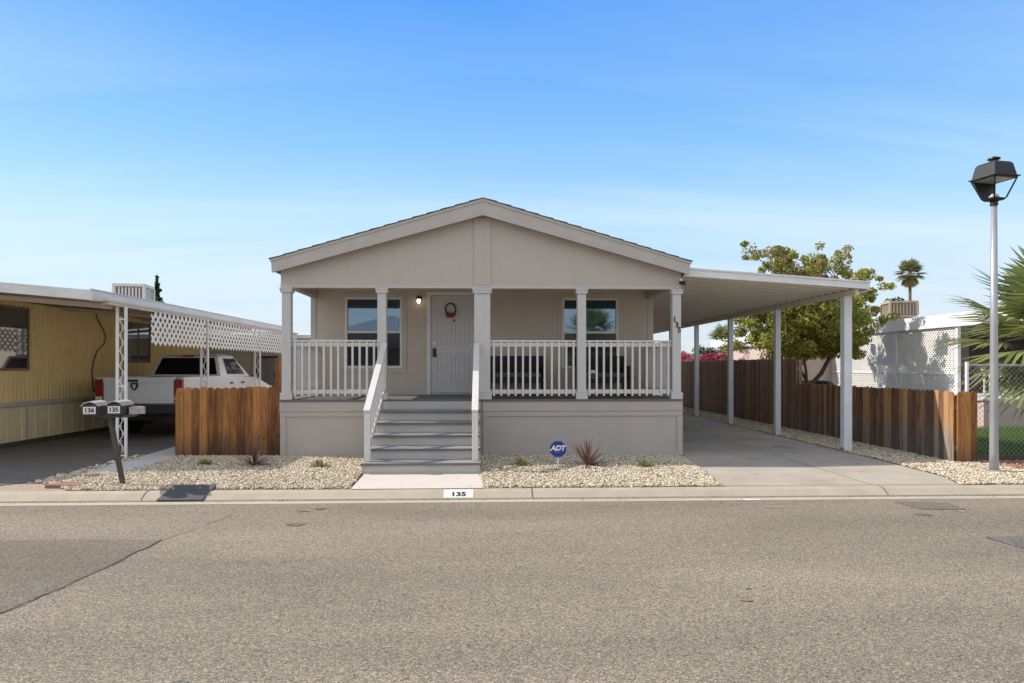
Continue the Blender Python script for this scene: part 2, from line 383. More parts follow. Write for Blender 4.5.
def text_ob(name, body, size, mat, parent, matrix, extrude=.003, bold=.0, shear=0, label=None, squash=1.0):
    cu = bpy.data.curves.new(name, 'FONT'); cu.body = body; cu.size = size; cu.extrude = extrude; cu.offset = bold
    cu.align_x = 'CENTER'; cu.align_y = 'CENTER'; cu.shear = shear
    tmp = bpy.data.objects.new(name+'_tmp', cu); COL.objects.link(tmp)
    dg = bpy.context.evaluated_depsgraph_get(); dg.update()
    me = bpy.data.meshes.new_from_object(tmp.evaluated_get(dg)); me.name = name
    bpy.data.objects.remove(tmp)
    off = OFF.get(parent.name, Vector((0, 0, 0)))
    me.transform(Matrix.Translation(-off) @ matrix @ Matrix.Scale(squash, 4, (1, 0, 0)))
    me.materials.clear(); me.materials.append(M[mat])
    ob = bpy.data.objects.new(name, me); COL.objects.link(ob); ob.parent = parent; OFF[ob.name] = off
    if label: ob['label'] = label
    return ob
FACE_Y = Matrix.Rotation(PI/2, 4, 'X')       # text standing upright facing -y

# photo measurement: a pixel read at a known distance plane -> world point
TH = math.atan(26/683.0); CT, ST = math.cos(TH), math.sin(TH); CAMZ = 1.6
def at(px, py, Y):
    u = (px-512)/683.0; t = Y/(CT-u*ST)
    return Vector((t*(ST+u*CT), Y, CAMZ-(py-366.5)/683.0*t))
def on_ground(px, py, z=0.0):
    u = (px-512)/683.0; t = (CAMZ-z)*683.0/(py-366.5)
    return Vector((t*(ST+u*CT), t*(CT-u*ST), z))

# ------------------------------------------------------------------ ground, street
SZ = -.10
def sheet(name, poly, z, mat, kind='structure', label=None):
    mb = MB(); mb.add([(x, y, z) for x, y in poly], [tuple(range(len(poly)))])
    o = mb.build(name, mat); 
    if o.data.polygons[0].normal.z < 0: o.data.flip_normals()
    o['kind'] = kind
    return o
K = [(8.97, .004), (8.90, -.002), (8.85, -.018), (8.745, -.082), (8.725, -.096), (8.56, -.100)]
def strip_x(name, prof, x0, x1, mat, nx=1):
    mb = MB()
    for i in range(len(prof)-1):
        (y0, z0), (y1, z1) = prof[i], prof[i+1]
        mb.quad((x0, y0, z0), (x1, y0, z0), (x1, y1, z1), (x0, y1, z1))
    o = mb.build(name, mat, fix=False); 
    for p in o.data.polygons:
        pass
    if o.data.polygons[0].normal.z < 0: o.data.flip_normals()
    o['kind'] = 'structure'; return o
sheet('ground', [(-1500, 8.9), (1500, 8.9), (1500, 3000), (-1500, 3000)], -.014, 'dry_ground')
sheet('ground', [(-1500, -1.4), (1500, -1.4), (1500, -1500), (-1500, -1500)], -.014, 'dry_ground')
sheet('street', [(-400, -1.1), (400, -1.1), (400, 8.60), (-400, 8.60)], SZ-.003, 'street_asphalt')
strip_x('kerb', K[:5], -400, 400, 'kerb_concrete')
strip_x('gutter', [K[4], K[5], (8.575, SZ-.02)], -400, 400, 'gutter_concrete')
strip_x('kerb', [(-1.1, SZ), (-1.3, SZ+.01), (-1.35, -.02), (-1.5, -.01)], -400, 400, 'kerb_concrete')
# kerb joints and cracks
mb = MB()
for x in [on_ground(p, 494).x for p in (140, 533, 905)]:
    for i in range(4):
        (y0, z0), (y1, z1) = K[i], K[i+1]
        mb.quad((x, y0, z0+.003), (x+.014, y0, z0+.003), (x+.016, y1, z1+.003), (x+.002, y1, z1+.003))
o = mb.build('kerb_joint', 'rubber', fix=False); o['kind'] = 'structure'
# sealed seam in the gutter
o = strip_x('gutter_seam', [(8.742, -.080), (8.718, -.092)], -60, 60, 'gravel_soil')

def gpoly(name, pts, z, mat, **k): 
    return sheet(name, [tuple(on_ground(px, py, z))[:2] for px, py in pts], z, mat, **k)
gpoly('asphalt_patch', [(-60, 541), (60, 539.5), (162, 540), (128, 556), (66, 585), (0, 613), (-90, 655)], SZ+.002, 'patch_asphalt')
gpoly('asphalt_patch', [(893, 501.5), (948, 502.5), (966, 509.5), (921, 509)], SZ+.002, 'patch_asphalt')
gpoly('asphalt_patch', [(984, 537), (1060, 535), (1060, 556), (1020, 547.5)], SZ+.002, 'drive_asphalt')
def blob(name, px, py, rx, ry, mat, z=SZ+.003, seed=0):
    rnd = random.Random(seed); c = on_ground(px, py, z); n = 18
    pts = [(c.x+math.cos(2*PI*i/n)*rx*(1+rnd.uniform(-.3, .3)), c.y+math.sin(2*PI*i/n)*ry*(1+rnd.uniform(-.3, .3))) for i in range(n)]
    return sheet(name, pts, z, mat)
for i, (px, py, rx, ry, mt) in enumerate([(296, 524, .09, .07, 'patch_asphalt'), (320, 508.5, .07, .05, 'patch_asphalt'), (303, 511, .07, .04, 'patch_asphalt'),
        (923, 514, .09, .07, 'drive_asphalt'), (962, 511, .06, .04, 'sandy'), (748, 499.5, .16, .05, 'concrete_pale'), (748, 588, .022, .02, 'drive_asphalt'), (747, 600, .05, .02, 'red_soil'), (180, 682, .05, .03, 'drive_asphalt'), (777, 507, .2, .02, 'gutter_concrete')]):
    blob('street_stain', px, py, rx, ry, mt, seed=i)
# cracks: thin wandering dark lines
def crack(pts, w=.012, seed=1):
    rnd = random.Random(seed); P = [on_ground(px, py, SZ+.004) for px, py in pts]; mb = MB(); line = []
    for a, b2 in zip(P[:-1], P[1:]):
        n = max(2, int((b2-a).length/.12))
        for k in range(n): 
            q = a.lerp(b2, k/n); line.append(q+Vector((rnd.uniform(-.02, .02), rnd.uniform(-.02, .02), 0)))
    line.append(P[-1])
    for a, b2 in zip(line[:-1], line[1:]):
        d = (b2-a).normalized(); s_ = Vector((-d.y, d.x, 0))*w*rnd.uniform(.3, 1)
        mb.quad(a-s_, b2-s_, b2+s_, a+s_)
    o = mb.build('street_crack', 'rubber', fix=False); o['kind'] = 'structure'
    for p in o.data.polygons: pass
crack([(162, 540), (128, 556), (66, 585), (0, 613)], .010, 3)
crack([(162, 540), (200, 527), (232, 515)], .005, 4)

Zs = .004
sheet('driveway', [(3.16, 8.95), (6.36, 8.95), (6.62, 9.6), (6.70, 11.2), (6.70, 31), (3.56, 31), (3.56, 12.14), (3.44, 12.0), (3.34, 10.5)], Zs, 'concrete')
sheet('neighbour_driveway', [(-15, 8.95+.35), (-6.6, 9.3), (-6.15, 9.95), (-6.15, 26), (-9.42, 26), (-9.42, 11.6), (-15, 11.6)], Zs, 'drive_asphalt')
sheet('sandy_verge', [(-30, 8.94), (-4.9, 8.94), (-4.9, 10.2), (-6.4, 10.2), (-6.6, 9.3), (-30, 9.3)], Zs-.008, 'sandy')
sheet('front_walk', [(-1.76, 8.94), (-.02, 8.94), (-.06, 10.22), (-1.80, 10.22)], .010, 'concrete_walk')
sheet('concrete_strip', [(-5.98, 10.3), (-5.28, 10.25), (-5.45, 12.35), (-5.62, 14.4), (-6.2, 14.4)], .012, 'concrete_pale')
# driveway joints (expansion cut) and left edge
o = sheet('driveway_joint', [(3.17, 9.02), (6.39, 9.02), (6.39, 9.035), (3.17, 9.035)], Zs+.003, 'gravel_soil')
o = sheet('driveway_joint', [(5.2, 9.03), (5.215, 9.03), (5.215, 31), (5.2, 31)], Zs+.003, 'gravel_soil')
for y in (13.2, 17.2, 21.2): sheet('driveway_joint', [(3.6, y), (6.66, y), (6.66, y+.012), (3.6, y+.012)], Zs+.004, 'gravel_soil')

for i, (x_, y_, rx_, ry_) in enumerate([(4.3, 14.6, .16, .5), (5.9, 13.4, .22, .3), (4.6, 11.6, .10, .12), (5.7, 10.2, .07, .05), (4.9, 17.5, .3, .6), (4.0, 10.0, .04, .05), (6.1, 11.0, .05, .04)]):
    rnd_ = random.Random(50+i); n_ = 22
    sheet('driveway_stain', [(x_+math.cos(2*PI*k/n_)*rx_*rnd_.uniform(.75, 1.2), y_+math.sin(2*PI*k/n_)*ry_*rnd_.uniform(.75, 1.2)) for k in range(n_)], Zs+.002, 'concrete_stain')
# gravel beds
beds = [[(-5.3, 8.96), (-1.78, 8.96), (-1.86, 10.3), (-1.86, 12.13), (-5.45, 12.3), (-5.4, 10.5), (-6.2, 10.2), (-6.0, 9.5)],
        [(-.02, 8.96), (3.14, 8.96), (3.32, 10.5), (3.43, 12.0), (3.5, 12.12), (-.08, 12.12), (-.08, 10.2)],
        [(6.38, 8.96), (8.9, 8.96), (8.7, 9.8), (8.2, 10.1), (8.1, 10.98), (7.74, 11.0), (7.74, 28), (6.72, 28), (6.72, 11.2), (6.64, 9.6)]]
def in_poly(x, y, P):
    ins = np.zeros(len(x), bool); j = len(P)-1
    for i in range(len(P)):
        xi, yi = P[i]; xj, yj = P[j]
        c = ((yi > y) != (yj > y)) & (x < (xj-xi)*(y-yi)/(yj-yi+1e-12)+xi)
        ins ^= c; j = i
    return ins
def ico():
    bm = bmesh.new(); bmesh.ops.create_icosphere(bm, subdivisions=1, radius=1)
    v = np.array([q.co[:] for q in bm.verts]); f = np.array([[q.index for q in p.verts] for p in bm.faces]); bm.free(); return v, f
IV, IF = ico()
def stones(name, polys, dens, rmin, rmax, mat, zb=.0, fade=None, spill=0.0):
    xs, ys = [], []
    for P in polys:
        a = np.array(P); x0, y0 = a.min(0); x1, y1 = a.max(0)
        n = int((x1-x0)*(y1-y0)*dens)
        x = np.random.uniform(x0, x1, n); y = np.random.uniform(y0, y1, n)
        k = in_poly(x, y, P)
        if fade: k &= np.random.rand(n) < np.clip(fade/np.maximum(y, 1), 0, 1)**2
        xs.append(x[k]); ys.append(y[k])
    x = np.concatenate(xs); y = np.concatenate(ys); n = len(x)
    x += np.random.normal(0, .03*spill, n); y += np.abs(np.random.normal(0, .02*spill, n))
    r = np.random.uniform(rmin, rmax, n)*np.where(np.random.rand(n) < .12, 1.45, 1)
    sx = r*np.random.uniform(.9, 1.4, n); sy = r*np.random.uniform(.7, 1.1, n); sz = r*np.random.uniform(.5, .85, n)
    a = np.random.uniform(0, PI*2, n); tl = np.random.uniform(-.5, .5, n)
    V = IV[None]*np.stack([sx, sy, sz], 1)[:, None, :]
    V = V*(1+np.random.uniform(-.16, .16, V.shape))
    X, Y, Z = V[..., 0], V[..., 1], V[..., 2]
    ct, st = np.cos(tl)[:, None], np.sin(tl)[:, None]
    X, Z = X*ct-Z*st, X*st+Z*ct
    ca, sa = np.cos(a)[:, None], np.sin(a)[:, None]
    X, Y = X*ca-Y*sa, X*sa+Y*ca
    zc = zb+np.random.uniform(.0, .022, n)
    V = np.stack([X+x[:, None], Y+y[:, None], Z+zc[:, None]], -1).reshape(-1, 3)
    F = (IF[None]+(np.arange(n)*len(IV))[:, None, None]).reshape(-1, 3)
    o = mesh_np(name, V, F, mat); return o
for P in beds: sheet('gravel_bed', P, .006, 'gravel_soil')
o = stones('gravel', beds, 2150, .008, .019, 'gravel_stone', .008, fade=13.5, spill=.6)
tag(o, 'cream and tan crushed stone gravel covering the front yard beds', 'gravel', kind='stuff')
o = stones('dark_gravel', [[(8.2, 9.9), (12.5, 9.3), (12.5, 11.2), (8.15, 11.2)]], 700, .012, .024, 'red_stone', .0)
tag(o, 'reddish gravel and mulch strip behind the street lamp base', 'gravel', kind='stuff')
sheet('mulch_bed', [(8.2, 9.9), (12.5, 9.3), (30, 9.3), (30, 11.25), (8.12, 11.25)], .002, 'red_soil')
# loose rubble at drive edge
o = stones('edge_rubble', [[(-6.25, 9.6), (-5.9, 9.6), (-6.0, 12.5), (-6.22, 12.5)]], 260, .018, .04, 'gravel_stone', .0)
tag(o, 'loose pale rubble along the edge of the dark asphalt driveway', 'rubble', kind='stuff')

# ------------------------------------------------------------------ main home
HX0, HX1, HC = -3.60, 3.50, -.05
YF, YW, YB = 12.14, 14.24, 30.0
DZ = 1.015
home = thing('manufactured_home', (HC, YF, 0), 'beige manufactured home with a low gabled roof and covered front porch', 'house')
SL = .2957; ZA = 4.54                        # roof slope, apex
def roofz(x): return ZA-SL*abs(x-HC)
# rear body walls
mb = MB()
w = .12
mb.box(HX0, -2.91, YW, YW+w, .0, 3.42); mb.box(-1.735, -1.146-.05, YW, YW+w, .0, 3.42)
mb.box(-2.91, -1.735, YW, YW+w, 0, 1.57); mb.box(-2.91, -1.735, YW, YW+w, 3.034, 3.42)
mb.box(-1.196, -.18, YW, YW+w, 3.10, 3.42); mb.box(-1.196, -.18, YW, YW+w, 0, DZ)
mb.box(-.18, 1.593, YW, YW+w, 0, 3.42)
mb.box(1.593, 2.772, YW, YW+w, 0, 1.57); mb.box(1.593, 2.772, YW, YW+w, 3.034, 3.42); mb.box(2.772, HX1, YW, YW+w, 0, 3.42)
mb.build('wall', 'wall_siding', home)
mb = MB(); mb.box(HX0, HX0+w, YW+w, YB, 0, 3.40); mb.box(HX1-w, HX1, YW+w, YB, 0, 3.40); mb.box(HX0+w, HX1-w, YB-w, YB, 0, 3.40)
mb.build('side_wall', 'side_siding', home)
# corner trims
for x0, x1, xa, xb in ((HX0-.012, HX0+.10, HX0-.012, HX0-.001), (HX1-.10, HX1+.012, HX1+.001, HX1+.012)):
    mb = MB(); mb.box(x0, x1, YW-.018, YW-.001, DZ, 3.40); mb.box(xa, xb, YW-.0009, YW+.10, 0, 3.40)
    mb.build('corner_trim', 'trim_paint', home, bevel=.003)
# gable
mb = MB()
xs0, xs1 = HX0, HX1
mb.prism([(xs0, 3.02), (xs1, 3.02), (xs1, roofz(xs1)-.06), (HC, ZA-.06), (xs0, roofz(xs0)-.06)], YF, YF+.10, 'y')
mb.build('gable', 'gable_siding', home)
mb = MB(); mb.box(xs0-.006, xs1+.006, YF-.012, YF+.12, 2.985, 3.045)
mb.build('gable_trim', 'trim_paint', home, bevel=.004)
mb = MB(); mb.box(-.067-.15, -.067+.15, YF-.02, YF-.001, 3.047, ZA-.30)
mb.build('gable_centre_board', 'gable_siding', home, bevel=.004)
# side beams and ceiling of porch
for x0 in (HX0, HX1-.14):
    mb = MB(); mb.box(x0, x0+.14, YF+.12, YW-.02, 3.02, 3.40); mb.build('side_beam', 'gable_siding', home)
mb = MB(); mb.box(HX0+.14, HX1-.14, YF+.12, YW, 3.36, 3.38)
mb.build('porch_ceiling', 'ceiling_paint', home)
# roof slabs + shingles + fascia
OX0, OX1 = -3.71, 3.61
RF, RB = 11.93, YB+.2
def roof_side(sx):
    xe = OX0 if sx < 0 else OX1
    deck = MB(); deck.prism([(HC, ZA), (xe, roofz(xe)), (xe, roofz(xe)-.03), (HC, ZA-.03)], RF+.02, RB, 'y')
    return deck
roof = MB()
for sx in (-1, 1):
    xe = OX0-.03 if sx < 0 else OX1+.03
    n = 15
    L = abs(xe-HC)
    for i in range(n):                      # shingle courses, each lapping the one below
        xa = HC+sx*L*(i/n)-sx*.01*(i > 0); xb = HC+sx*L*((i+1)/n)
        za, zb = roofz(xa)+.004, roofz(xb)+.018
        roof.prism([(xa, za), (xb, zb), (xb, zb-.016), (xa, za-.012)], RF-.03, RB, 'y')
roof.build('roof', 'shingle', home)
mb = MB()
for xe in (OX0, OX1):
    mb.prism([(HC, ZA-.032), (xe, roofz(xe)-.032), (xe, roofz(xe)-.046), (HC, ZA-.046)], RF+.04, RB-.03, 'y')
mb.build('soffit', 'ceiling_paint', home)
mb = MB()
for xe, d in ((OX0, 1), (OX1, -1)):
    mb.prism([(HC, ZA-.012), (xe, roofz(xe)-.012), (xe+d*.02, roofz(xe)-.235), (HC, ZA-.295)], RF, RF+.035, 'y')
    mb.prism([(HC, ZA-.006), (xe-d*.012, roofz(xe)-.004), (xe-d*.012, roofz(xe)-.05), (HC, ZA-.055)], RF-.016, RF-.001, 'y')
mb.build('rake_fascia', 'fascia_paint', home)
mb = MB()
for xe, d in ((OX0, 1), (OX1, -1)):
    mb.box(xe, xe+d*.025, RF+.04, RB-.02, roofz(xe)-.20, roofz(xe)-.05)
mb.build('eave_fascia', 'fascia_paint', home)
mb = MB(); mb.box(-.067-.012, -.067-.0, RF-.02, RF+.02, ZA-.30, ZA-.02)
# posts
def post(x, w, d=.15):
    mb = MB(); y0 = YF-.01
    mb.box(x-w/2, x+w/2, y0, y0+d, DZ+.12, 2.90)
    p = mb.build('porch_post', 'post_paint', home, bevel=.006)
    mb = MB(); mb.box(x-w/2-.025, x+w/2+.025, y0-.025, y0+d+.025, 2.90, 2.982); mb.box(x-w/2-.035, x+w/2+.035, y0-.035, y0+d+.035, 2.955, 2.984)
    mb.build('post_cap', 'post_paint', p, bevel=.004)
    mb = MB(); mb.box(x-w/2-.025, x+w/2+.025, y0-.025, y0+d+.025, DZ+.002, DZ+.12)
    mb.build('post_base', 'post_paint', p, bevel=.004)
    return p
PX = [-3.506, -1.839, -.067, 1.709, 3.421]
posts = [post(x, .285 if i == 2 else .155) for i, x in enumerate(PX)]
# digits on right post
for ch, dx, dz in (('1', -.042, 0), ('3', .0, -.095), ('5', .045, -.185)):
    text_ob('house_digit', ch, .135, 'black_metal', posts[4], Matrix.Translation((PX[4]+dx, YF-.016, 2.44+dz)) @ FACE_Y, .004, .003, label='black house number digit %s' % ch)
# deck
mb = MB()
n = 15; y0, y1 = YF-.03, YW-.001
for i in range(n):
    a = y0+(y1-y0)*i/n; mb.box(HX0-.02, HX1+.02, a+.002, a+(y1-y0)/n-.002, DZ-.03, DZ)
mb.build('porch_floor', 'deck_board', home)
# skirting
mb = MB()
mb.box(HX0, HX1, YF+.02, YF+.06, 0, DZ-.032); mb.box(HX0, HX0+.04, YF+.06, YW, 0, DZ-.032); mb.box(HX1-.04, HX1, YF+.06, YW, 0, DZ-.032)
mb.build('skirting', 'skirt_siding', home)
for a, b in ((HX0-.015, -1.87), (-.06, HX1+.03)):
    mb = MB()
    mb.box(a, b, YF-.008, YF+.019, DZ-.21, DZ-.034); mb.box(a, b, YF+.001, YF+.018, DZ-.30, DZ-.214)
    mb.box(a, a+.10, YF-.002, YF+.019, .0, DZ-.303); mb.box(b-.10, b, YF-.002, YF+.019, 0, DZ-.303)
    mb.box(a+.102, b-.102, YF+.004, YF+.018, 0, .11)
    if a < -1: mb.box(HX0-.03, HX0-.001, YF+.02, YW, DZ-.21, DZ-.034)
    else: mb.box(HX1+.001, HX1+.03, YF+.02, YW, DZ-.21, DZ-.034)
    mb.build('skirting_trim', 'skirt_siding', home, bevel=.004)
# front railing sections
def railing(a, b):
    """railing between two points on the deck; a part with balusters as its pattern"""
    a = Vector(a); b = Vector(b); L = (b-a).length; d = (b-a)/L; nrm = Vector((d.y, -d.x, 0))
    rl = MB()
    rl.bar(a+Vector((0, 0, 1.04)), b+Vector((0, 0, 1.04)), .075, .03)
    rl.bar(a+Vector((0, 0, .975))+nrm*-.0, b+Vector((0, 0, .975)), .035, .07)
    r = rl.build('railing', 'rail_paint', home, bevel=.004)
    rl = MB(); rl.bar(a+Vector((0, 0, .135)), b+Vector((0, 0, .135)), .035, .075); rl.build('bottom_rail', 'rail_paint', r, bevel=.004)
    n = max(1, round(L/.1285)); bl = MB()
    for i in range(n):
        p = a+d*(L*(i+.5)/n)+nrm*.035
        bl.bar(p+Vector((0, 0, .06)), p+Vector((0, 0, 1.022)), .034, .034, up=nrm)
    bl.build('balusters', 'rail_paint', r)
    return r
yr = YF+.075
for i, j in ((0, 1), (2, 3), (3, 4)):
    w0 = .285/2 if i == 2 else .0775; w1 = .0775
    railing((PX[i]+w0+.002, yr, DZ), (PX[j]-w1-.002, yr, DZ))
railing((PX[0], YF+.16, DZ), (PX[0], YW-.02, DZ)); railing((PX[4], YW-.02, DZ), (PX[4], YF+.16, DZ))

def window(x0, x1, z0, z1, zm, parent, Yp, fr='white_vinyl', g1='window_glass', g2='screen_glass'):
    mb = MB(); t = .045
    mb.box(x0-.09, x1+.09, Yp-.022, Yp-.001, z1, z1+.09); mb.box(x0-.09, x1+.09, Yp-.022, Yp-.001, z0-.09, z0)
    mb.box(x0-.09, x0, Yp-.020, Yp-.001, z0+.002, z1-.002); mb.box(x1, x1+.09, Yp-.020, Yp-.001, z0+.002, z1-.002)
    tr = mb.build('window', 'wall_siding', parent, bevel=.004)
    mb = MB()
    mb.box(x0, x0+t, Yp-.03, Yp+.06, z0, z1); mb.box(x1-t, x1, Yp-.03, Yp+.06, z0, z1)
    mb.box(x0+t, x1-t, Yp-.03, Yp+.06, z1-t, z1); mb.box(x0+t, x1-t, Yp-.03, Yp+.06, z0, z0+t); mb.box(x0+t, x1-t, Yp-.02, Yp+.05, zm-.02, zm+.025)
    mb.build('window_frame', fr, tr, bevel=.004)
    mb = MB(); mb.box(x0+t, x1-t, Yp+.028, Yp+.034, zm+.025, z1-t); mb.build('pane', g1, tr)
    mb = MB(); mb.box(x0+t, x1-t, Yp+.012, Yp+.018, z0+t, zm-.02); mb.build('pane', g2, tr)
    return tr
window(-2.908, -1.735, 1.57, 3.034, 2.31, home, YW)
window(1.593, 2.772, 1.57, 3.034, 2.31, home, YW)
# door
dx0, dx1, dz0, dz1 = -1.146, -.232, DZ+.045, 3.075
mb = MB(); mb.box(dx0, dx1, YW+.02, YW+.055, dz0, dz1)
# raised panels: two arched-top upper, two lower, planks in them
W_ = dx1-dx0
for k in (0, 1):
    a = dx0+.12+k*(W_-.24+.06)/2; b_ = a+(W_-.24-.06)/2
    for z0, z1 in ((dz0+.22, dz0+.80), (dz0+1.0, dz1-.30)):
        mb.box(a, b_, YW+.008, YW+.0195, z0, z0+.02); mb.box(a, b_, YW+.008, YW+.0195, z1-.02, z1)
        mb.box(a, a+.02, YW+.008, YW+.0195, z0+.021, z1-.021); mb.box(b_-.02, b_, YW+.008, YW+.0195, z0+.021, z1-.021)
        for q in (1, 2): mb.box(a+(b_-a)*q/3-.004, a+(b_-a)*q/3+.004, YW+.013, YW+.0195, z0+.022, z1-.022)
door = mb.build('door', 'white_door', home, bevel=.003)
mb = MB(); mb.box(dx0-.08, dx0-.004, YW-.02, YW+.08, DZ+.002, dz1+.075); mb.box(dx1+.004, dx1+.08, YW-.02, YW+.08, DZ+.002, dz1+.075); mb.box(dx0-.004, dx1+.004, YW-.02, YW+.08, dz1+.004, dz1+.075)
mb.build('door_frame', 'white_vinyl', door, bevel=.004)
mb = MB(); mb.box(dx0, dx1, YW-.03, YW+.05, DZ+.002, DZ+.042); mb.build('threshold', 'galvanized', door)
mb = MB(); mb.box(dx0+.04, dx0+.11, YW-.012, YW+.019, 1.80, 1.98); mb.tube([(dx0+.075, YW-.012, 1.83), (dx0+.075, YW-.05, 1.83)], .012)
mb.tube([(dx0+.075, YW-.05, 1.83), (dx0+.13, YW-.055, 1.83)], .010); mb.build('handle', 'black_metal', door, bevel=.004)
mb = MB(); mb.tube([(dx0+.075, YW-.01, 2.08), (dx0+.075, YW+.019, 2.08)], .028, 14); mb.build('deadbolt', 'chrome', door)
mb = MB(); mb.tube([(-.66, YW+.005, 2.56), (-.66, YW+.019, 2.56)], .022, 12); mb.build('peephole', 'black_metal', door)
# door wreath
wr = thing('door_wreath', (-.66, YW, 2.75), 'oval dark twig wreath with a cluster of red flowers hung on the white front door', 'wreath')
cx, cz = at(450.5, 311, YW-.01).x, at(450.5, 311, YW).z
mb = MB(); pts = [(cx+.105*math.cos(2*PI*i/28)*(1+.03*math.sin(7*i)), YW-.015, cz+.02+.135*math.sin(2*PI*i/28)) for i in range(29)]
mb.tube(pts, .013, 7, cap=False); mb.tube([(p[0]*1+.006, p[1]-.008, p[2]+.008) for p in pts], .007, 6, cap=False); mb.build('ring', 'twig', wr, smooth=True)
mb = MB(); rnd = random.Random(5)
for i in range(46):
    a = rnd.uniform(PI*1.15, PI*1.85); rr = rnd.uniform(.55, 1.15)
    c = Vector((cx+.10*math.cos(a)*rr, YW-.03-rnd.uniform(0, .04), cz+.0+.12*math.sin(a)*rr)); q = rnd.uniform(.012, .026)
    mb.add([c+Vector(v)*q for v in IV], [tuple(f) for f in IF])
mb.build('flower_cluster', 'wreath_red', wr)
# wall lamp
lx, lz = -1.385, 2.97
wl = thing('wall_lamp', (lx, YW, lz), 'small lit porch lamp on the wall beside the front door', 'wall lamp')
mb = MB(); mb.box(lx-.05, lx+.05, YW-.02, YW-.001, lz-.05, lz+.08); mb.tube([(lx, YW-.02, lz+.06), (lx, YW-.09, lz+.08), (lx, YW-.10, lz+.05)], .010, 8)
mb.tube([(lx, YW-.10, lz+.055), (lx, YW-.10, lz+.02)], [.02, .06], 14); mb.build('bracket', 'black_metal', wl)
mb = MB(); mb.tube([(lx, YW-.10, lz+.02), (lx, YW-.10, lz-.03), (lx, YW-.10, lz-.07)], [.035, .045, .02], 14); mb.build('bulb', 'lamp_glow', wl, smooth=True)
# security camera under eave at right post
sc0 = at(681, 282, YF-.06)
cam_t = thing('security_camera', sc0, 'small dark security camera under the right end of the gable', 'camera')
mb = MB(); mb.tube([sc0+Vector((0, .0, .05)), sc0+Vector((0, -.01, .0))], [.03, .022], 12); mb.build('mount', 'carport_white', cam_t)
mb = MB(); mb.tube([sc0+Vector((-.02, .0, -.01)), sc0+Vector((.05, -.07, -.03))], [.032, .036], 12); mb.build('housing', 'black_metal', cam_t)

# ------------------------------------------------------------------ porch stairs
st = thing('porch_stairs', (-.965, 10.2, 0), 'grey wooden porch stairs of six steps with a white handrail on each side', 'stairs')
SX0, SX1 = -1.84, -.09
noses = [10.17, 10.55, 10.92, 11.30, 11.68]
for i, yn in enumerate(noses):
    z = .17*(i+1)
    x0 = SX0 if i == 0 else SX0+.03
    mb = MB(); mb.box(x0, SX1-(.0 if i == 0 else .01), yn+.02, YF-.03, z-.17+(.0 if i else 0), z-.036)
    rs = mb.build('step', 'stair_riser', st, bevel=.003)
    mb = MB(); ye = noses[i+1]+.018 if i < 4 else YF-.032
    mb.box(x0-.012, SX1+.012-(.0 if i == 0 else .01), yn-.012, yn+(ye-yn)/2-.002, z-.035, z); mb.box(x0-.012, SX1+.012-(.0 if i == 0 else .01), yn+(ye-yn)/2+.002, ye, z-.035, z)
    mb.build('tread', 'stair_tread', rs, bevel=.003)
    mb = MB(); mb.box(x0-.014, SX1+.014-(.0 if i == 0 else .01), yn-.017, yn-.0125, z-.037, z-.004); mb.build('nosing', 'deck_board', rs)
mb = MB(); mb.box(SX0+.03, SX1-.01, YF-.028, YF-.012, .84, DZ-.032); mb.build('top_riser', 'stair_riser', st)
for x in (-1.785, -.165):
    mb = MB()
    A = Vector((x, 10.30, .93)); B = Vector((x, YF-.04, 2.0))
    mb.bar(A, B, .10, .035)
    hr = mb.build('handrail', 'rail_paint', st, bevel=.004)
    mb = MB(); mb.box(x-.045, x+.045, 10.33, 10.42, .17, .96); mb.build('newel', 'rail_paint', hr, bevel=.004)
    mb = MB(); mb.bar(A+Vector((0, .1, -.02)), B+Vector((0, 0, -.085)), .035, .07); mb.bar(A+Vector((0, .1, -.56)), B+Vector((0, 0, -.80)), .035, .08)
    mb.build('stair_rail', 'rail_paint', hr)
    mb = MB()
    for k in range(10):
        y = 10.52+k*.158; zt = .93+(y-10.30)*(2.0-.93)/(YF-.04-10.30)
        mb.box(x-.017, x+.017, y-.017, y+.017, zt-.66, zt-.03)
    mb.build('balusters', 'rail_paint', hr)

# ------------------------------------------------------------------ porch seats
def loveseat(name, x, y, w, label):
    t = thing(name, (x, y, DZ), label, 'seat', 'black wicker seats on the porch')
    def bx(n, m, *b, bev=.01):
        q = MB(); q.box(x+b[0], x+b[1], y+b[2], y+b[3], DZ+b[4], DZ+b[5]); return q.build(n, m, t, bevel=bev)
    bx('backrest', 'wicker', -w/2, w/2, .22, .30, .30, .80)
    bx('seat', 'wicker', -w/2+.06, w/2-.06, -.30, .219, .26, .36)
    bx('cushion', 'cushion', -w/2+.08, w/2-.08, -.30, .21, .362, .46, bev=.03)
    for s in (-1, 1):
        q = MB(); cx = s*(w/2-.028)
        q.box(x+cx-.03, x+cx+.03, y-.32, y+.215, DZ+.27, DZ+.60); q.build('armrest', 'wicker', t, bevel=.015)
        for yy in (-.29, .26):
            q = MB(); q.box(x+cx-.025, x+cx+.025, y+yy-.025, y+yy+.025, DZ+.002, DZ+.268); q.build('leg', 'wicker', t)
    return t
loveseat('porch_loveseat', .62, 13.75, 1.12, 'black wicker loveseat on the porch between the centre column and the right window')
loveseat('porch_loveseat', 2.35, 13.75, 1.02, 'black wicker loveseat on the porch below the right window')
q = thing('white_mug', (2.02, 13.45, DZ+.46), 'small pale cushion lying on the right porch seat', 'cushion')
q.name = 'throw_cushion'; OFF['throw_cushion'] = OFF['white_mug']
mb = MB(); c = at(592.5, 374.5, 13.5)
mb.tube([c+Vector((0, .02, 0)), c+Vector((0, -.03, 0))], [.10, .08], 14); mb.build('cover', 'lattice_white', q, bevel=.01, smooth=True)

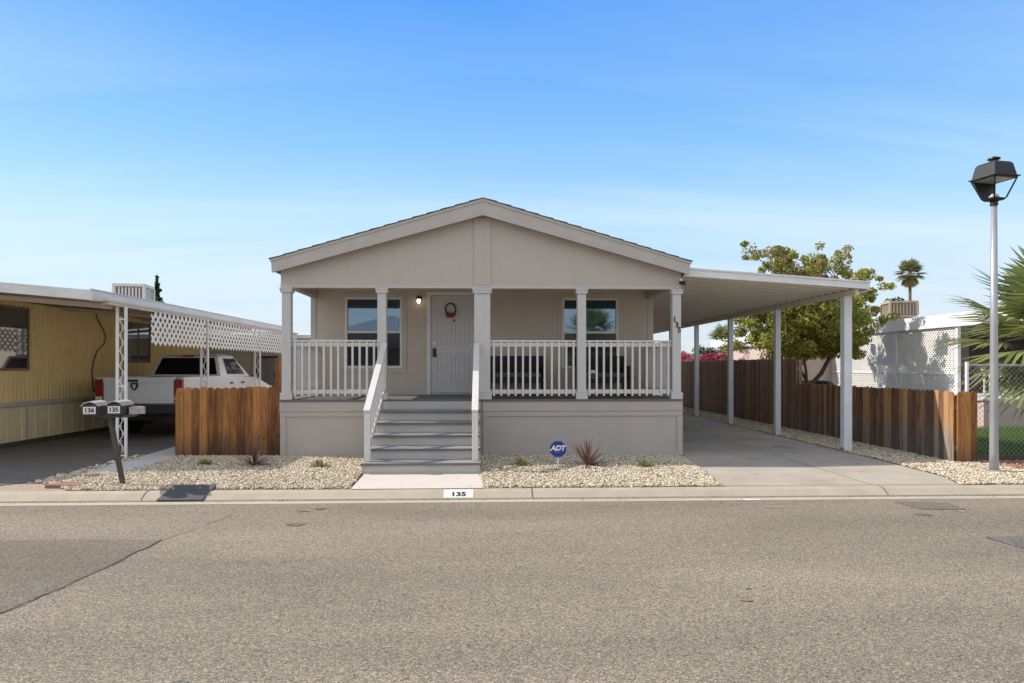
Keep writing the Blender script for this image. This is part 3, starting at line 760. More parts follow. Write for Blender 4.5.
# ------------------------------------------------------------------ right carport
cp = thing('carport', (5.2, 12.1, 0), 'long white aluminium carport roof on posts beside the beige home', 'carport')
CX0, CX1, CY0, CY1 = 3.60, 6.91, 12.10, 30.5
def cz(x): return 3.36-(x-CX0)*(3.36-3.13)/(CX1-CX0)
prof = []; ribs = []; y = CY0+.04
while y < CY1:
    prof += [(y, 0), (y+.13, 0), (y+.175, .080), (y+.255, .080), (y+.30, 0)]; y += .30; ribs.append(y-.15)
mb = MB(); V = []; F = []
for (yy, dz) in prof:
    V += [(CX0, yy, cz(CX0)-.12+dz), (CX1-.02, yy, cz(CX1)-.12+dz)]
for i in range(len(prof)-1): F.append((2*i, 2*i+1, 2*i+3, 2*i+2))
mb.add(V, F)
pan = mb.build('roof_pan', 'carport_pan', cp, fix=False)
mb = MB()
mb.prism([(CX0, cz(CX0)), (CX1, cz(CX1)), (CX1, cz(CX1)-.015), (CX0, cz(CX0)-.015)], CY0+.032, CY1, 'y'); mb.build('roof_top', 'carport_white', cp)
mb = MB()
mb.prism([(CX0-.05, cz(CX0)+.01), (CX1+.03, cz(CX1)+.004), (CX1+.03, cz(CX1)-.13), (CX0-.05, cz(CX0)-.14)], CY0, CY0+.03, 'y')
mb.prism([(CX0-.05, cz(CX0)+.016), (CX1+.04, cz(CX1)+.010), (CX1+.04, cz(CX1)-.02), (CX0-.05, cz(CX0)-.015)], CY0-.02, CY0-.001, 'y')
mb.build('front_fascia', 'carport_white', cp, bevel=.003)
mb = MB(); mb.box(CX1+.0, CX1+.03, CY0+.032, CY1, cz(CX1)-.13, cz(CX1)+.002); mb.box(CX1-.012, CX1+.1, CY0+.034, CY1, cz(CX1)-.145, cz(CX1)-.131)
mb.build('gutter', 'carport_white', cp)
PXc = 6.76
mb = MB(); mb.box(PXc-.03, PXc+.03, CY0+.10, CY1-.1, cz(PXc)-.222, cz(PXc)-.122); mb.build('side_beam', 'carport_pan', cp)
mb = MB()
mb.box(PXc-.02, PXc-.01, CY0+.05, CY1-.1, cz(PXc)-.1215, cz(PXc)-.029); mb.build('rib_shade_strip', 'truck_plastic', cp)  # near-black strip, paints the shadow inside the ribs above the beam
for i in range(6):
    y = 12.58+3.04*i; s = .075 if i == 0 else .062
    mb = MB(); mb.box(PXc-s, PXc+s, y-s, y+s, .004, cz(PXc)-.224); pp = mb.build('carport_post', 'carport_post', cp, bevel=.006)
    mb = MB(); mb.box(PXc-s-.03, PXc+s+.03, y-.02, y+.02, .004, .05); mb.box(PXc-s-.004, PXc-s-.001, y-s, y+s, .0, .08); mb.build('post_foot', 'galvanized', pp)

# ------------------------------------------------------------------ wooden fences
def pickets(A, B, h, name, mat, parent, w=.14, jig=.012, seed=0, thick=.018, side=1, skip=None):
    """dog-eared boards along a line"""
    rnd = random.Random(seed); A = Vector(A); B = Vector(B); L = (B-A).length; d = (B-A)/L; nrm = Vector((d.y, -d.x, 0))*side
    n = max(1, round(L/w)); mb = MB(); ww = L/n
    for i in range(n):
        c = A+d*(ww*(i+.5)); hh = h+rnd.uniform(-jig, jig); o = rnd.uniform(0, .006); g = rnd.uniform(.0015, .004); e = ww*.30
        tl = rnd.uniform(-.004, .004)
        p = [(-ww/2+g, 0.0), (ww/2-g, 0.0), (ww/2-g+tl, hh-e*.9), (ww/2-g-e*.55+tl, hh-e*.2), (ww/2-g-e+tl, hh), (-ww/2+g+e+tl, hh), (-ww/2+g+e*.55+tl, hh-e*.2), (-ww/2+g+tl, hh-e*.9)]
        a_ = [c+d*x+Vector((0, 0, z+.01))+nrm*o for x, z in p]; b_ = [q+nrm*thick for q in a_]
        mb.loft(a_, b_)
    return mb.build(name, mat, parent)
def fence(name, A, B, h, mat, label, seed=0, cat='fence', w=.125, side=1, group=None, jig=.012):
    t = thing(name, (A[0], A[1], 0), label, cat, group)
    pickets((A[0], A[1], 0), (B[0], B[1], 0), h, 'boards', mat, t, seed=seed, w=w, side=side, jig=jig)
    A = Vector((A[0], A[1], 0)); B = Vector((B[0], B[1], 0)); L = (B-A).length; d = (B-A)/L; nrm = Vector((d.y, -d.x, 0))*side
    for z in (.25, h-.25):
        mb = MB(); mb.bar(A-nrm*.024+Vector((0, 0, z)), B-nrm*.024+Vector((0, 0, z)), .04, .085); mb.build('rail', mat, t)
    n = max(1, round(L/2.4))
    for i in range(n+1):
        c = A+d*(.05+(L-.1)*i/n)-nrm*.095
        mb = MB(); mb.box(c.x-.045, c.x+.045, c.y-.045, c.y+.045, -.05, h-.06); mb.build('post', mat, t)
    return t
fence('wood_fence', (-5.52, 12.42), (-3.64, 12.42), 1.22, 'fence_new', 'short orange brown board fence between the white truck and the beige home', 1, side=1, w=.135)
sidef = fence('wood_fence', (-5.56, 12.50), (-5.56, 17.2), 1.10, 'fence_new', 'orange brown board fence running back beside the truck, only its sunlit tops showing', 2, side=-1)
gp = at(278, 360, 18.5)
g = thing('gate_post', (gp.x, 18.5, 0), 'tall orange wooden gate post behind the left end of the porch', 'post')
mb = MB(); mb.box(gp.x-.06, gp.x+.06, 18.44, 18.56, 0, gp.z+.05); mb.build('timber', 'fence_new', g, bevel=.005)
mb = MB(); mb.box(gp.x-.09, gp.x-.06, 18.43, 18.5, 1.3, 1.45); mb.build('latch', 'black_metal', g)
FXr = 7.76
fence('wood_fence', (FXr, 11.03), (FXr, 16.75), 1.18, 'fence_mid', 'low weathered board fence along the gravel beside the carport, grey stained at its foot', 3, side=-1)
fence('wood_fence', (FXr, 16.78), (FXr, 30), 1.80, 'fence_old', 'tall dark brown board fence at the back of the carport', 4, side=-1)
fence('wood_fence', (FXr+.02, 11.02), (FXr+.37, 11.02), 1.17, 'fence_new', 'three board orange end panel of the fence beside the street lamp', 5, side=1, w=.12)

# ------------------------------------------------------------------ left neighbour: yellow home
yh = thing('yellow_home', (-9.42, 9.9, 0), 'mustard yellow ribbed mobile home at the left edge with a carport roof', 'house')
WX = -9.42
mb = MB()
YA, YE = 10.6, 25.8
mb.box(-15.2, WX, YA, YE, .82, 3.10)
y = YA+.05
while y < YE-.05:
    for a, b_ in ((12.98, 14.42), (18.2, 19.5)):
        pass
    mb.box(WX-.001, WX+.016, y, y+.035, .87, 2.97)
    y += .125
mb.build('wall', 'yellow_wall', yh)
mb = MB(); mb.box(-15.15, WX-.03, YA+.03, YE-.03, 0, .819); mb.box(WX-.03, WX-.012, YA, YE, .10, .79)
y = YA+.3
while y < YE-.3:
    mb.box(WX-.013, WX-.003, y, y+.03, .10, .79); y += .42
mb.build('skirting', 'yellow_skirting', yh)
mb = MB(); mb.box(WX-.06, WX+.045, YA-.02, YE, .80, .865); mb.box(WX-.02, WX+.02, YA, YE, .865, .90)
for y in (14.35, 18.4): mb.box(WX-.012, WX+.006, y, y+.07, .05, .80)
mb.build('belt_trim', 'shed_wall', yh, bevel=.004)
mb = MB(); mb.box(WX-.05, WX+.02, YA, YE, .0, .10); mb.build('base_board', 'old_post', yh)
mb = MB(); mb.box(WX, WX+.05, YA, YE, 2.90, 2.97); mb.box(WX+.001, WX+.09, YA, YE, 2.975, 3.04)
mb.build('eave_trim', 'brown_trim', yh, bevel=.004)
mb = MB()
mb.prism([(-15.4, 3.12), (-12.3, 3.42), (WX+.1, 3.12), (WX+.1, 3.08), (-15.4, 3.08)], YA-.15, YE+.1, 'y'); mb.build('roof', 'roof_white', yh)
def side_window(y0, y1, z0, z1, n, parent, X, fr, gl, d=1):
    mb = MB(); t = .05
    mb.box(X, X+d*.04, y0, y1, z0, z0+t); mb.box(X, X+d*.04, y0, y1, z1-t, z1)
    mb.box(X, X+d*.04, y0, y0+t, z0+t, z1-t); mb.box(X, X+d*.04, y1-t, y1, z0+t, z1-t)
    for k in range(1, n): q = y0+(y1-y0)*k/n; mb.box(X, X+d*.035, q-.025, q+.025, z0+t, z1-t)
    wn = mb.build('window', fr, parent, bevel=.003)
    mb = MB(); mb.box(X+d*.018, X+d*.022, y0+t, y1-t, z0+t, z1-t); mb.build('pane', gl, wn)
side_window(12.6, 14.42, 1.52, 2.80, 2, yh, WX+.002, 'brown_trim', 'old_glass')
side_window(18.2, 19.5, 1.70, 2.78, 2, yh, WX+.002, 'brown_trim', 'old_glass')
cb = thing('hanging_cable', (WX, 16.3, 0), 'thin black cable drooping down the yellow wall', 'cable')
P_ = [at2 for at2 in []]
def on_wall(px, py):      # point on the yellow wall plane
    u = (px-512)/683.0; dx = ST+u*CT; t = (WX+.035)/dx
    return Vector((WX+.035, t*(CT-u*ST), CAMZ-(py-366.5)/683.0*t))
pts = [on_wall(*q) for q in ((94, 306), (97, 318), (103, 329), (106, 337), (104, 344), (97, 351), (94, 360), (92, 372), (93, 384), (94, 392))]
mb = MB(); mb.tube(pts, .012, 6); mb.build('cord', 'cable', cb, smooth=True)

# awning roof on ornamental posts
aw = thing('carport_awning', (-6.4, 11.3, 0), 'white flat carport awning over the pickup truck beside the yellow home', 'carport')
AX, AY0, AY1 = -6.40, 11.28, 22.8
def az(x): return 2.84+(AX-x)*.085
mb = MB(); y = AY0+.03; V = []; F = []; prof = []
x = AX
while x > WX+.12:
    prof += [(x, 0), (x-.16, 0), (x-.17, .035), (x-.21, .035), (x-.22, 0)]; x -= .22
V = []
for xx, dz in prof:
    xx = max(xx, WX+.10); V += [(xx, AY0+.03, az(xx)-.10+dz), (xx, AY1, az(xx)-.10+dz)]
F = [(2*i, 2*i+1, 2*i+3, 2*i+2) for i in range(len(prof)-1)]
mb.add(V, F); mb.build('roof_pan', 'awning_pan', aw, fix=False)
mb = MB(); mb.prism([(AX, az(AX)-.005), (WX+.1, az(WX+.1)), (WX+.1, az(WX+.1)-.02), (AX, az(AX)-.025)], AY0+.03, AY1, 'y'); mb.build('roof_top', 'roof_white', aw)
mb = MB(); mb.box(AX, AX+.03, AY0, AY1, az(AX)-.175, az(AX)+.005); mb.box(AX-.001, AX+.05, AY0, AY1, az(AX)+.006, az(AX)+.02)
mb.prism([(AX, az(AX)), (WX-2, az(WX-2)), (WX-2, az(WX-2)-.16), (AX, az(AX)-.165)], AY0, AY0+.028, 'y')
mb.build('fascia', 'awning_fascia', aw, bevel=.003)
for yy in (11.95, 15.4, 18.9, 22.4):
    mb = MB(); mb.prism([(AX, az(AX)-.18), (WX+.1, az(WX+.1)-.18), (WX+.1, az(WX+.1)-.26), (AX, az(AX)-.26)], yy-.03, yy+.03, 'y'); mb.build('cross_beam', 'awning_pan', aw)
mb = MB(); mb.box(AX+.05, AX+.13, AY0+.03, AY1, az(AX)-.28, az(AX)-.18)
mb = MB(); mb.box(-6.30, -6.20, AY0+.2, AY1-.1, 2.62, 2.66); mb.box(-6.37, -6.2, AY0+.06, AY1, 2.665, 2.70)
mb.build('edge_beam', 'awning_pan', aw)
for i, yy in enumerate((11.95, 15.4, 18.9, 22.4)):
    xc = -6.24
    t_ = MB(); 
    for sx in (-.072, .072): t_.box(xc+sx-.02, xc+sx+.02, yy-.02, yy+.02, 0, 2.62)
    t_.box(xc-.05, xc+.05, yy-.012, yy+.012, .06, .085); t_.box(xc-.05, xc+.05, yy-.012, yy+.012, 2.4, 2.425); t_.box(xc-.05, xc+.05, yy-.012, yy+.012, 1.25, 1.275)
    p_ = t_.build('awning_post', 'lattice_white', aw, bevel=.003)
    # scroll work
    sc_ = MB()
    z = .12
    while z < 2.45:
        pts = [(xc+.045*math.sin(k/14*2*PI), yy, z+.26*k/14+.018*math.sin(k/14*4*PI)) for k in range(15)]
        sc_.tube(pts, .008, 5, cap=False)
        for s_ in (-1, 1):
            pts = [(xc+s_*(.022+.02*math.cos(k/10*2*PI)), yy, z+.065+.13*(s_ < 0)+.02*math.sin(k/10*2*PI)) for k in range(11)]
            sc_.tube(pts, .006, 5, cap=False)
        z += .26
    sc_.build('scrollwork', 'lattice_white', p_)

def lattice_panel(name, o, du, L, H, pitch, w, th, mat, parent, n):
    """diagonal slats clipped to a rectangle: origin o, horizontal unit du, height H; n = panel normal"""
    o = Vector(o); du = Vector(du); dv = Vector((0, 0, 1)); n = Vector(n); mb = MB()
    for s in (1, -1):
        c = -H if s > 0 else 0
        end = L if s > 0 else L+H
        while c < end:
            # line u = c + s*v
            v0, v1 = 0, H
            if s > 0: v0 = max(0, -c); v1 = min(H, L-c)
            else: v0 = max(0, c-L); v1 = min(H, c)
            if v1-v0 > .02:
                a = o+du*(c+s*v0)+dv*v0+n*(th/2*s); b_ = o+du*(c+s*v1)+dv*v1+n*(th/2*s)
                mb.bar(a, b_, th, w, up=(n.cross(b_-a)).normalized())
            c += pitch
    return mb.build(name, mat, parent)
lat = thing('lattice_screen', (-6.2, 13.3, 1.98), 'white diagonal lattice hanging below the awning edge above the truck', 'lattice')
lattice_panel('lattice_panel', (-6.17, 12.85, 2.0), (0, 1, 0), 2.45, .60, .185, .050, .008, 'lattice_white', lat, (1, 0, 0))
lattice_panel('lattice_panel', (-6.17, 15.5, 2.0), (0, 1, 0), 3.35, .60, .185, .050, .008, 'lattice_white', lat, (1, 0, 0))
lattice_panel('lattice_panel', (-6.17, 19.0, 2.0), (0, 1, 0), 3.3, .60, .185, .050, .008, 'lattice_white', lat, (1, 0, 0))

# shed behind the truck
sh = thing('garden_shed', (-7.5, 23.2, 0), 'pale grey shed wall with a dark door behind the pickup truck', 'shed')
mb = MB(); mb.box(-9.38, -5.3, 23.2, 26.5, 0, 2.55); mb.build('wall', 'shed_wall', sh)
mb = MB(); mb.prism([(23.0, 2.55), (26.7, 2.75), (26.7, 2.85), (23.0, 2.66)], -9.38, -5.2, 'x'); mb.build('roof', 'carport_white', sh)
dxa, dxb = at(257, 380, 23.2).x, at(276, 380, 23.2).x
mb = MB(); mb.box(dxa, dxb, 23.16, 23.199, .02, at(260, 358, 23.2).z); dd = mb.build('door', 'grey_door', sh)
mb = MB(); mb.box(dxa-.06, dxb+.06, 23.15, 23.199, at(260, 358, 23.2).z, at(260, 358, 23.2).z+.06); mb.build('door_frame', 'truck_plastic', dd)

# evaporative coolers
def cooler(name, x, y, z, s, h, mat, label, rz=0):
    t = thing(name, (x, y, z), label, 'cooler', rz=rz, local=True)
    mb = MB(); mb.box(-s/2, s/2, -s/2, s/2, .0, .06); mb.box(-s/2-.03, s/2+.03, -s/2-.03, s/2+.03, h-.08, h)
    for a in (-1, 1):
        for b_ in (-1, 1): mb.box(a*(s/2)-.04, a*(s/2)+.04, b_*(s/2)-.04, b_*(s/2)+.04, .06, h-.08)
    mb.build('casing', mat, t, bevel=.005)
    mb = MB(); mb.box(-s/2+.045, s/2-.045, -s/2+.045, s/2-.045, .061, h-.081); cr_ = mb.build('core', 'louver_dark', t)
    mb = MB(); n = 7
    for k in range(n):
        q = -s/2+.08+(s-.16)*(k+.5)/n
        for d in (-1, 1):
            mb.box(q-.022, q+.022, d*(s/2-.03)-.012, d*(s/2-.03)+.012, .08, h-.10)
            mb.box(d*(s/2-.03)-.012, d*(s/2-.03)+.012, q-.022, q+.022, .08, h-.10)
    mb.build('louvres', mat, t)
    mb = MB(); mb.box(-s*.3, s*.3, -s*.3, s*.3, -.35, -.001); mb.build('stand', mat, t)
    return t
c_ = at(134, 300, 20.4); cooler('rooftop_cooler', c_.x, 20.4, 3.48, .80, .50, 'cooler_white', 'off white evaporative cooler on the yellow home roof', rz=R(8))
c_ = at(900, 318, 25.5)

# ------------------------------------------------------------------ pickup truck
tk = thing('pickup_truck', (-7.70, 15.45, .004), 'white pickup truck parked nose in under the left awning', 'truck', local=True, rz=R(-4))
def tb(name, mat, mb, parent=None, **k): return mb.build(name, mat, parent or tk, **k)
def arc(cy, cz_, r, a0, a1, n=9): return [(cy+r*math.cos(R(a0+(a1-a0)*i/n)), cz_+r*math.sin(R(a0+(a1-a0)*i/n))) for i in range(n+1)]
Wt = 1.0
sideprof = [(.06, .60), (.68, .56)] + arc(1.15, .42, .48, 163, 17) + [(1.64, .50), (3.72, .50)] + arc(4.20, .42, .48, 163, 17) + [(4.75, .48), (5.12, .50), (5.20, .75), (5.16, 1.02), (4.95, 1.05), (4.4, 1.20), (3.9, 1.31), (2.05, 1.36), (.06, 1.36)]
mb = MB()
for s in (-1, 1):
    a, b_ = s*Wt, s*(Wt-.09)
    mb.prism(sideprof, a, b_, 'x')
mb.box(-.91, .91, .12, 2.0, .62, .72); mb.box(-.909, .909, 1.98, 2.04, .60, 1.34)
hood = [(4.05, 1.30), (4.25, 1.27), (4.92, 1.10), (5.14, .98), (5.18, .6), (4.05, .6)]
mb.prism(hood, -.909, .909, 'x'); mb.box(-.909, .909, 2.05, 4.04, .5, 1.2)
body = tb('body', 'truck_paint', mb, bevel=.03)
# cab
base = [(-.91, 2.03, 1.345), (.91, 2.03, 1.345), (.91, 3.80, 1.32), (-.91, 3.80, 1.32)]
top = [(-.74, 2.22, 1.86), (.74, 2.22, 1.86), (.74, 3.05, 1.885), (-.74, 3.05, 1.885)]
def lerp3(a, b_, f): return Vector(a).lerp(Vector(b_), f)
mb = MB(); mb.loft([Vector(v) for v in base], [Vector(v) for v in top]); 
mb.box(-.66, .66, 2.35, 3.0, 1.875, 1.905)
cab = tb('cab', 'truck_paint', mb, bevel=.05, seg=3)
def pane_on(i, j, f0, f1, g0, g1, name, off=.012):
    """pane lying on the cab side between base corners i,j; f along, g up"""
    B0, B1, T0, T1 = Vector(base[i]), Vector(base[j]), Vector(top[i]), Vector(top[j])
    def P(f, g): return B0.lerp(B1, f).lerp(T0.lerp(T1, f), g)
    nn = (P(1, 0)-P(0, 0)).cross(P(0, 1)-P(0, 0)).normalized()
    a = [P(f0[0], g0)+nn*off, P(f1[0], g0)+nn*off, P(f1[1], g1)+nn*off, P(f0[1], g1)+nn*off]
    b_ = [q-nn*.02 for q in a]
    mb = MB(); mb.loft(a, b_); return tb(name, 'car_glass', mb, cab)
pane_on(0, 1, (.05, .06), (.95, .94), .10, .90, 'rear_window')
pane_on(1, 2, (.22, .26), (.86, .93), .12, .86, 'side_window')
pane_on(3, 0, (.06, .04), (.50, .50), .12, .86, 'side_window'); pane_on(3, 0, (.56, .54), (.94, .92), .12, .86, 'side_window')
pane_on(2, 3, (.04, .05), (.96, .95), .08, .92, 'windscreen')
mb = MB(); mb.box(-.14, .14, 2.175, 2.215, 1.845, 1.885); tb('brake_lamp', 'tail_red', mb, cab)
mb = MB(); mb.tube([(.80, 4.12, 1.33), (.83, 4.1, 2.0)], .006, 5); tb('aerial', 'truck_plastic', mb, cab)
# tailgate
mb = MB(); mb.box(-.79, .79, .0, .10, .78, 1.355); mb.box(-.79, .79, -.018, -.001, 1.24, 1.345); mb.box(-.70, .70, -.008, -.001, .86, 1.08)
tg = tb('tailgate', 'truck_paint', mb, bevel=.012)
mb = MB(); mb.box(-.24, .0, -.032, -.019, 1.255, 1.305); tb('handle', 'truck_plastic', mb, tg)
# emblem: dark horned shield with a pale muzzle
mb = MB(); ex, ez = -.09, 1.16
mb.prism([(ex-.085, ez+.07), (ex-.05, ez+.095), (ex+.05, ez+.095), (ex+.085, ez+.07), (ex+.09, ez), (ex+.06, ez-.05), (ex+.03, ez-.095), (ex-.03, ez-.095), (ex-.06, ez-.05), (ex-.09, ez)], -.016, -.009, 'y')
em = tb('emblem', 'truck_plastic', mb, tg)
mb = MB(); mb.prism([(ex-.045, ez+.06), (ex, ez+.02), (ex+.045, ez+.06), (ex+.02, ez-.05), (ex, ez-.075), (ex-.02, ez-.05)], -.021, -.0165, 'y'); tb('emblem_mark', 'headlight_white', mb, em)
for s in (-1, 1):
    mb = MB(); mb.box(s*.80, s*.985, -.01, .12, .83, 1.31); tl = tb('tail_light', 'tail_red', mb, bevel=.015)
    mb = MB(); mb.box(s*.815, s*.965, -.016, -.011, .86, .93); tb('reversing_lens', 'headlight_white', mb, tl)
    mb = MB(); mb.tube([(s*.98, 3.75, 1.33), (s*1.10, 3.72, 1.38)], .025, 6); mb.box(s*1.08, s*1.27, 3.70, 3.78, 1.32, 1.54); tb('mirror', 'truck_plastic', mb, bevel=.02)
    mb = MB(); mb.box(s*.62, s*.95, 5.12, 5.19, .80, 1.0); tb('headlight', 'headlight_white', mb)
    mb = MB(); mb.box(s*1.001, s*1.02, 3.0, 3.18, 1.16, 1.20); mb.box(s*1.001, s*1.02, 2.35, 2.5, 1.16, 1.20); tb('door_handle', 'truck_plastic', mb)
mb = MB(); mb.box(-.98, .98, -.12, .14, .55, .755); bp_ = tb('bumper', 'truck_plastic', mb, bevel=.02)
mb = MB(); mb.box(-.16, .16, -.135, -.122, .60, .73); tb('number_plate', 'lattice_white', mb, bp_)
mb = MB(); mb.box(-.85, .85, .3, 5.0, .38, .56); tb('chassis', 'truck_plastic', mb)
for s in (-1, 1):
    for y in (1.15, 4.20):
        mb = MB(); xo, xi = s*.99, s*.72
        mb.tube([(xi, y, .40), (xi+s*.02, y, .40), (xo-s*.02, y, .40), (xo, y, .40)], [.37, .40, .40, .37], 28); wh = tb('wheel', 'tyre', mb)
        mb = MB(); mb.tube([(xo-s*.02, y, .40), (xo+s*.006, y, .40)], [.25, .23], 20)
        tb('rim', 'chrome', mb, wh)

# ------------------------------------------------------------------ mailboxes
def mailbox(loc, rz, txt, label, lid='mailbox_lid', tilt=0):
    t = thing('mailbox', loc, label, 'mailbox', 'mailboxes on the leaning post', rz=rz, local=True)
    L, W, H = .36, .17, .19
    prof = [(-W/2, 0), (W/2, 0), (W/2, H*.62), (W*.42, H*.8), (-W*.42, H*.8), (-W/2, H*.62)]
    mb = MB(); mb.prism(prof, -L/2, L/2, 'y'); bd = mb.build('box', 'mailbox_dark', t, bevel=.006)
    mb = MB(); mb.prism([(-W/2-.015, H*.62), (-W*.40, H*.82), (0, H*.92), (W*.40, H*.82), (W/2+.015, H*.62), (W/2+.02, H*.68), (W*.42, H*.9), (0, H), (-W*.42, H*.9), (-W/2-.02, H*.68)], -L/2-.02, L/2+.02, 'y'); mb.build('lid', lid, t)
    mb = MB(); mb.box(-W/2+.008, W/2-.008, -L/2-.012, -L/2-.001, .008, H*.64); dr = mb.build('door', 'mailbox_dark', t, bevel=.003)
    mb = MB(); mb.box(-.074, .074, -L/2-.017, -L/2-.013, .025, .118); pl = mb.build('number_plate', 'sign_white', dr)
    text_ob('number', txt, .082, 'black_marking', pl, Matrix.Translation((-.002, -L/2-.0215, .070)) @ FACE_Y, .002, .0012, label='black number ' + txt)
    return t
pb = on_ground(124, 486); 
ptop = Vector((pb.x-.20, pb.y+.02, .96))
mp_ = thing('mailbox_post', (pb.x, pb.y, 0), 'weathered leaning timber post that carries the mailboxes', 'post')
mb = MB(); mb.bar(pb+Vector((0, 0, -.05)), ptop, .055, .055, up=(0, 1, 0)); mb.build('timber', 'old_post', mp_, bevel=.006)
mb = MB(); mb.box(ptop.x-.20, ptop.x+.30, ptop.y-.13, ptop.y+.16, .925, .955); mb.build('shelf', 'old_post', mp_)
mailbox((ptop.x-.15, ptop.y-.07, .957), R(10), '136', 'left dark mailbox with a pale lid, numbered 136, on the leaning post')
mailbox((ptop.x+.15, ptop.y-.02, .962), R(6), '135', 'right dark mailbox with a pale lid, numbered 135, on the leaning post')
nb = thing('newspaper_box', (ptop.x+.30, ptop.y+.10, .957), 'small grey newspaper holder at the right end of the mailbox shelf', 'newspaper box', rz=R(-50), local=True)
mb = MB(); t_ = .006
mb.box(-.055, .055, -.10, .10, 0, t_); mb.box(-.055, .055, -.10, .10, .09, .09+t_); mb.box(-.055, -.055+t_, -.10, .10, t_, .09); mb.box(.055-t_, .055, -.10, .10, t_, .09); mb.box(-.055, .055, .09, .10, t_, .09)
mb.build('box', 'mailbox_lid', nb)
mb = MB(); mb.box(-.075, -.06, -.09, -.03, .04, .15); mb.build('flag', 'orange_paint', nb)

# ------------------------------------------------------------------ lamp post
lp = on_ground(994, 473)
lm = thing('street_lamp', lp, 'tall grey street lamp with a black lantern near the right edge', 'street lamp')
LX, LY = lp.x, lp.y
mb = MB(); mb.tube([(LX, LY, .02), (LX, LY, .3), (LX, LY, 2.2), (LX, LY, 4.04)], [.062, .060, .050, .040], 20); mb.build('pole', 'pole_paint', lm, smooth=True)
mb = MB(); mb.tube([(LX, LY, .0), (LX, LY, .03), (LX, LY, .05)], [.15, .14, .075], 20); mb.build('base_plate', 'pole_paint', lm)
zt = 4.02
def sq(c, hw, z, rot): return [Vector((c[0]+hw*math.cos(rot+k*PI/2+PI/4)*1.414, c[1]+hw*math.sin(rot+k*PI/2+PI/4)*1.414, z)) for k in range(4)]
rot = R(10)
ln = MB(); ln.tube([(LX, LY, zt), (LX, LY, zt+.07)], [.055, .05], 16); ln.loft(sq((LX, LY), .09, zt+.07, rot), sq((LX, LY), .11, zt+.10, rot))
lan = ln.build('lantern', 'dark_bronze', lm)
mb = MB()
lo, hi = sq((LX, LY), .105, zt+.10, rot), sq((LX, LY), .20, zt+.39, rot)
for a, b_ in zip(lo, hi): mb.bar(a, b_, .022, .022)
for k in range(4): mb.bar(hi[k], hi[(k+1) % 4], .024, .024)
mb.build('frame', 'dark_bronze', lan)
mb = MB(); mb.loft(sq((LX, LY), .232, zt+.40, rot), sq((LX, LY), .229, zt+.415, rot)); mb.loft(sq((LX, LY), .20, zt+.416, rot), sq((LX, LY), .165, zt+.60, rot)); mb.loft(sq((LX, LY), .165, zt+.601, rot), sq((LX, LY), .14, zt+.63, rot))
mb.tube([(LX, LY, zt+.63), (LX, LY, zt+.685), (LX, LY, zt+.69), (LX, LY, zt+.71), (LX, LY, zt+.73)], [.06, .055, .085, .08, .03], 14)
mb.build('hood', 'dark_bronze', lan)
mb = MB(); mb.loft(sq((LX, LY), .17, zt+.375, rot), sq((LX, LY), .19, zt+.399, rot)); mb.build('reflector', 'clear_lens', lan)
# rear-left shield panel
mb = MB(); a0, a1 = lo[2], lo[1]; b0, b1 = hi[2], hi[1]
cc = Vector((LX, LY, zt+.25))
def inn(v): return v+(Vector((LX, LY, v.z))-v)*.06
fl = sorted(range(4), key=lambda k: -(lo[k]+lo[(k+1) % 4]).y)[0]
k0, k1 = fl, (fl+1) % 4
q = [inn(lo[k0]), inn(lo[k1]), inn(hi[k1]), inn(hi[k0])]; mb.loft(q, [v+(cc-v)*.02 for v in q]); mb.build('shield', 'dark_bronze', lan)
mb = MB(); mb.tube([(LX, LY, zt+.10), (LX, LY, zt+.13), (LX, LY, zt+.17)], [.06, .07, .04], 14); mb.build('socket', 'clear_lens', lan, smooth=True)

# ------------------------------------------------------------------ yard sign
sg = on_ground(558, 466.5)
ys = thing('yard_sign', sg, 'round blue security yard sign with white lettering on a short white stake', 'sign')
SC = Vector((sg.x, sg.y, at(557.5, 449, sg.y).z)); rS = 9.2/683*sg.y
mb = MB(); mb.box(SC.x-.012, SC.x+.012, SC.y+.006, SC.y+.02, -.03, SC.z); mb.build('stake', 'sign_white', ys)
def octo(r, n=8, rot=PI/8): return [(SC.x+r*math.cos(rot+2*PI*k/n), SC.z+r*math.sin(rot+2*PI*k/n)) for k in range(n)]
mb = MB(); mb.prism(octo(rS), SC.y-.004, SC.y+.005, 'y'); sp_ = mb.build('sign_plate', 'sign_edge', ys, bevel=.002)
mb = MB(); mb.prism(octo(rS*.90), SC.y-.007, SC.y-.0045, 'y'); mb.build('sign_face', 'sign_blue', sp_)
text_ob('sign_lettering', 'ADT', .112, 'sign_white', sp_, Matrix.Translation((SC.x-.005, SC.y-.009, SC.z+.012)) @ FACE_Y, .0015, .006, .25)
mb = MB(); mb.box(SC.x-.06, SC.x+.06, SC.y-.009, SC.y-.0072, SC.z-.055, SC.z-.047); mb.build('sign_line', 'sign_edge', sp_)

# kerb number
a, b_ = on_ground(444.5, 490, -.02), on_ground(473.5, 490, -.02)
kn = thing('kerb_number', (a.x, 8.8, -.05), 'white painted kerb block with the black house number 135', 'number')
def kp(x, f, off): # point on kerb face, f 0 bottom..1 top
    p0 = Vector((x, K[3][0], K[3][1])); p1 = Vector((x, K[2][0], K[2][1])); n_ = Vector((0, -(K[2][1]-K[3][1]), (K[2][0]-K[3][0]))).normalized()
    return p0.lerp(p1, f)+n_*off
mb = MB(); mb.quad(kp(a.x, .06, .0025), kp(b_.x, .06, .0025), kp(b_.x, 1.0, .0025), kp(a.x, 1.0, .0025))
mb.quad(kp(a.x, 1.0, .0025), kp(b_.x, 1.0, .0025), Vector((b_.x, K[1][0], K[1][1]+.003)), Vector((a.x, K[1][0], K[1][1]+.003)))
pt_ = mb.build('painted_block', 'white_marking', kn, fix=False)
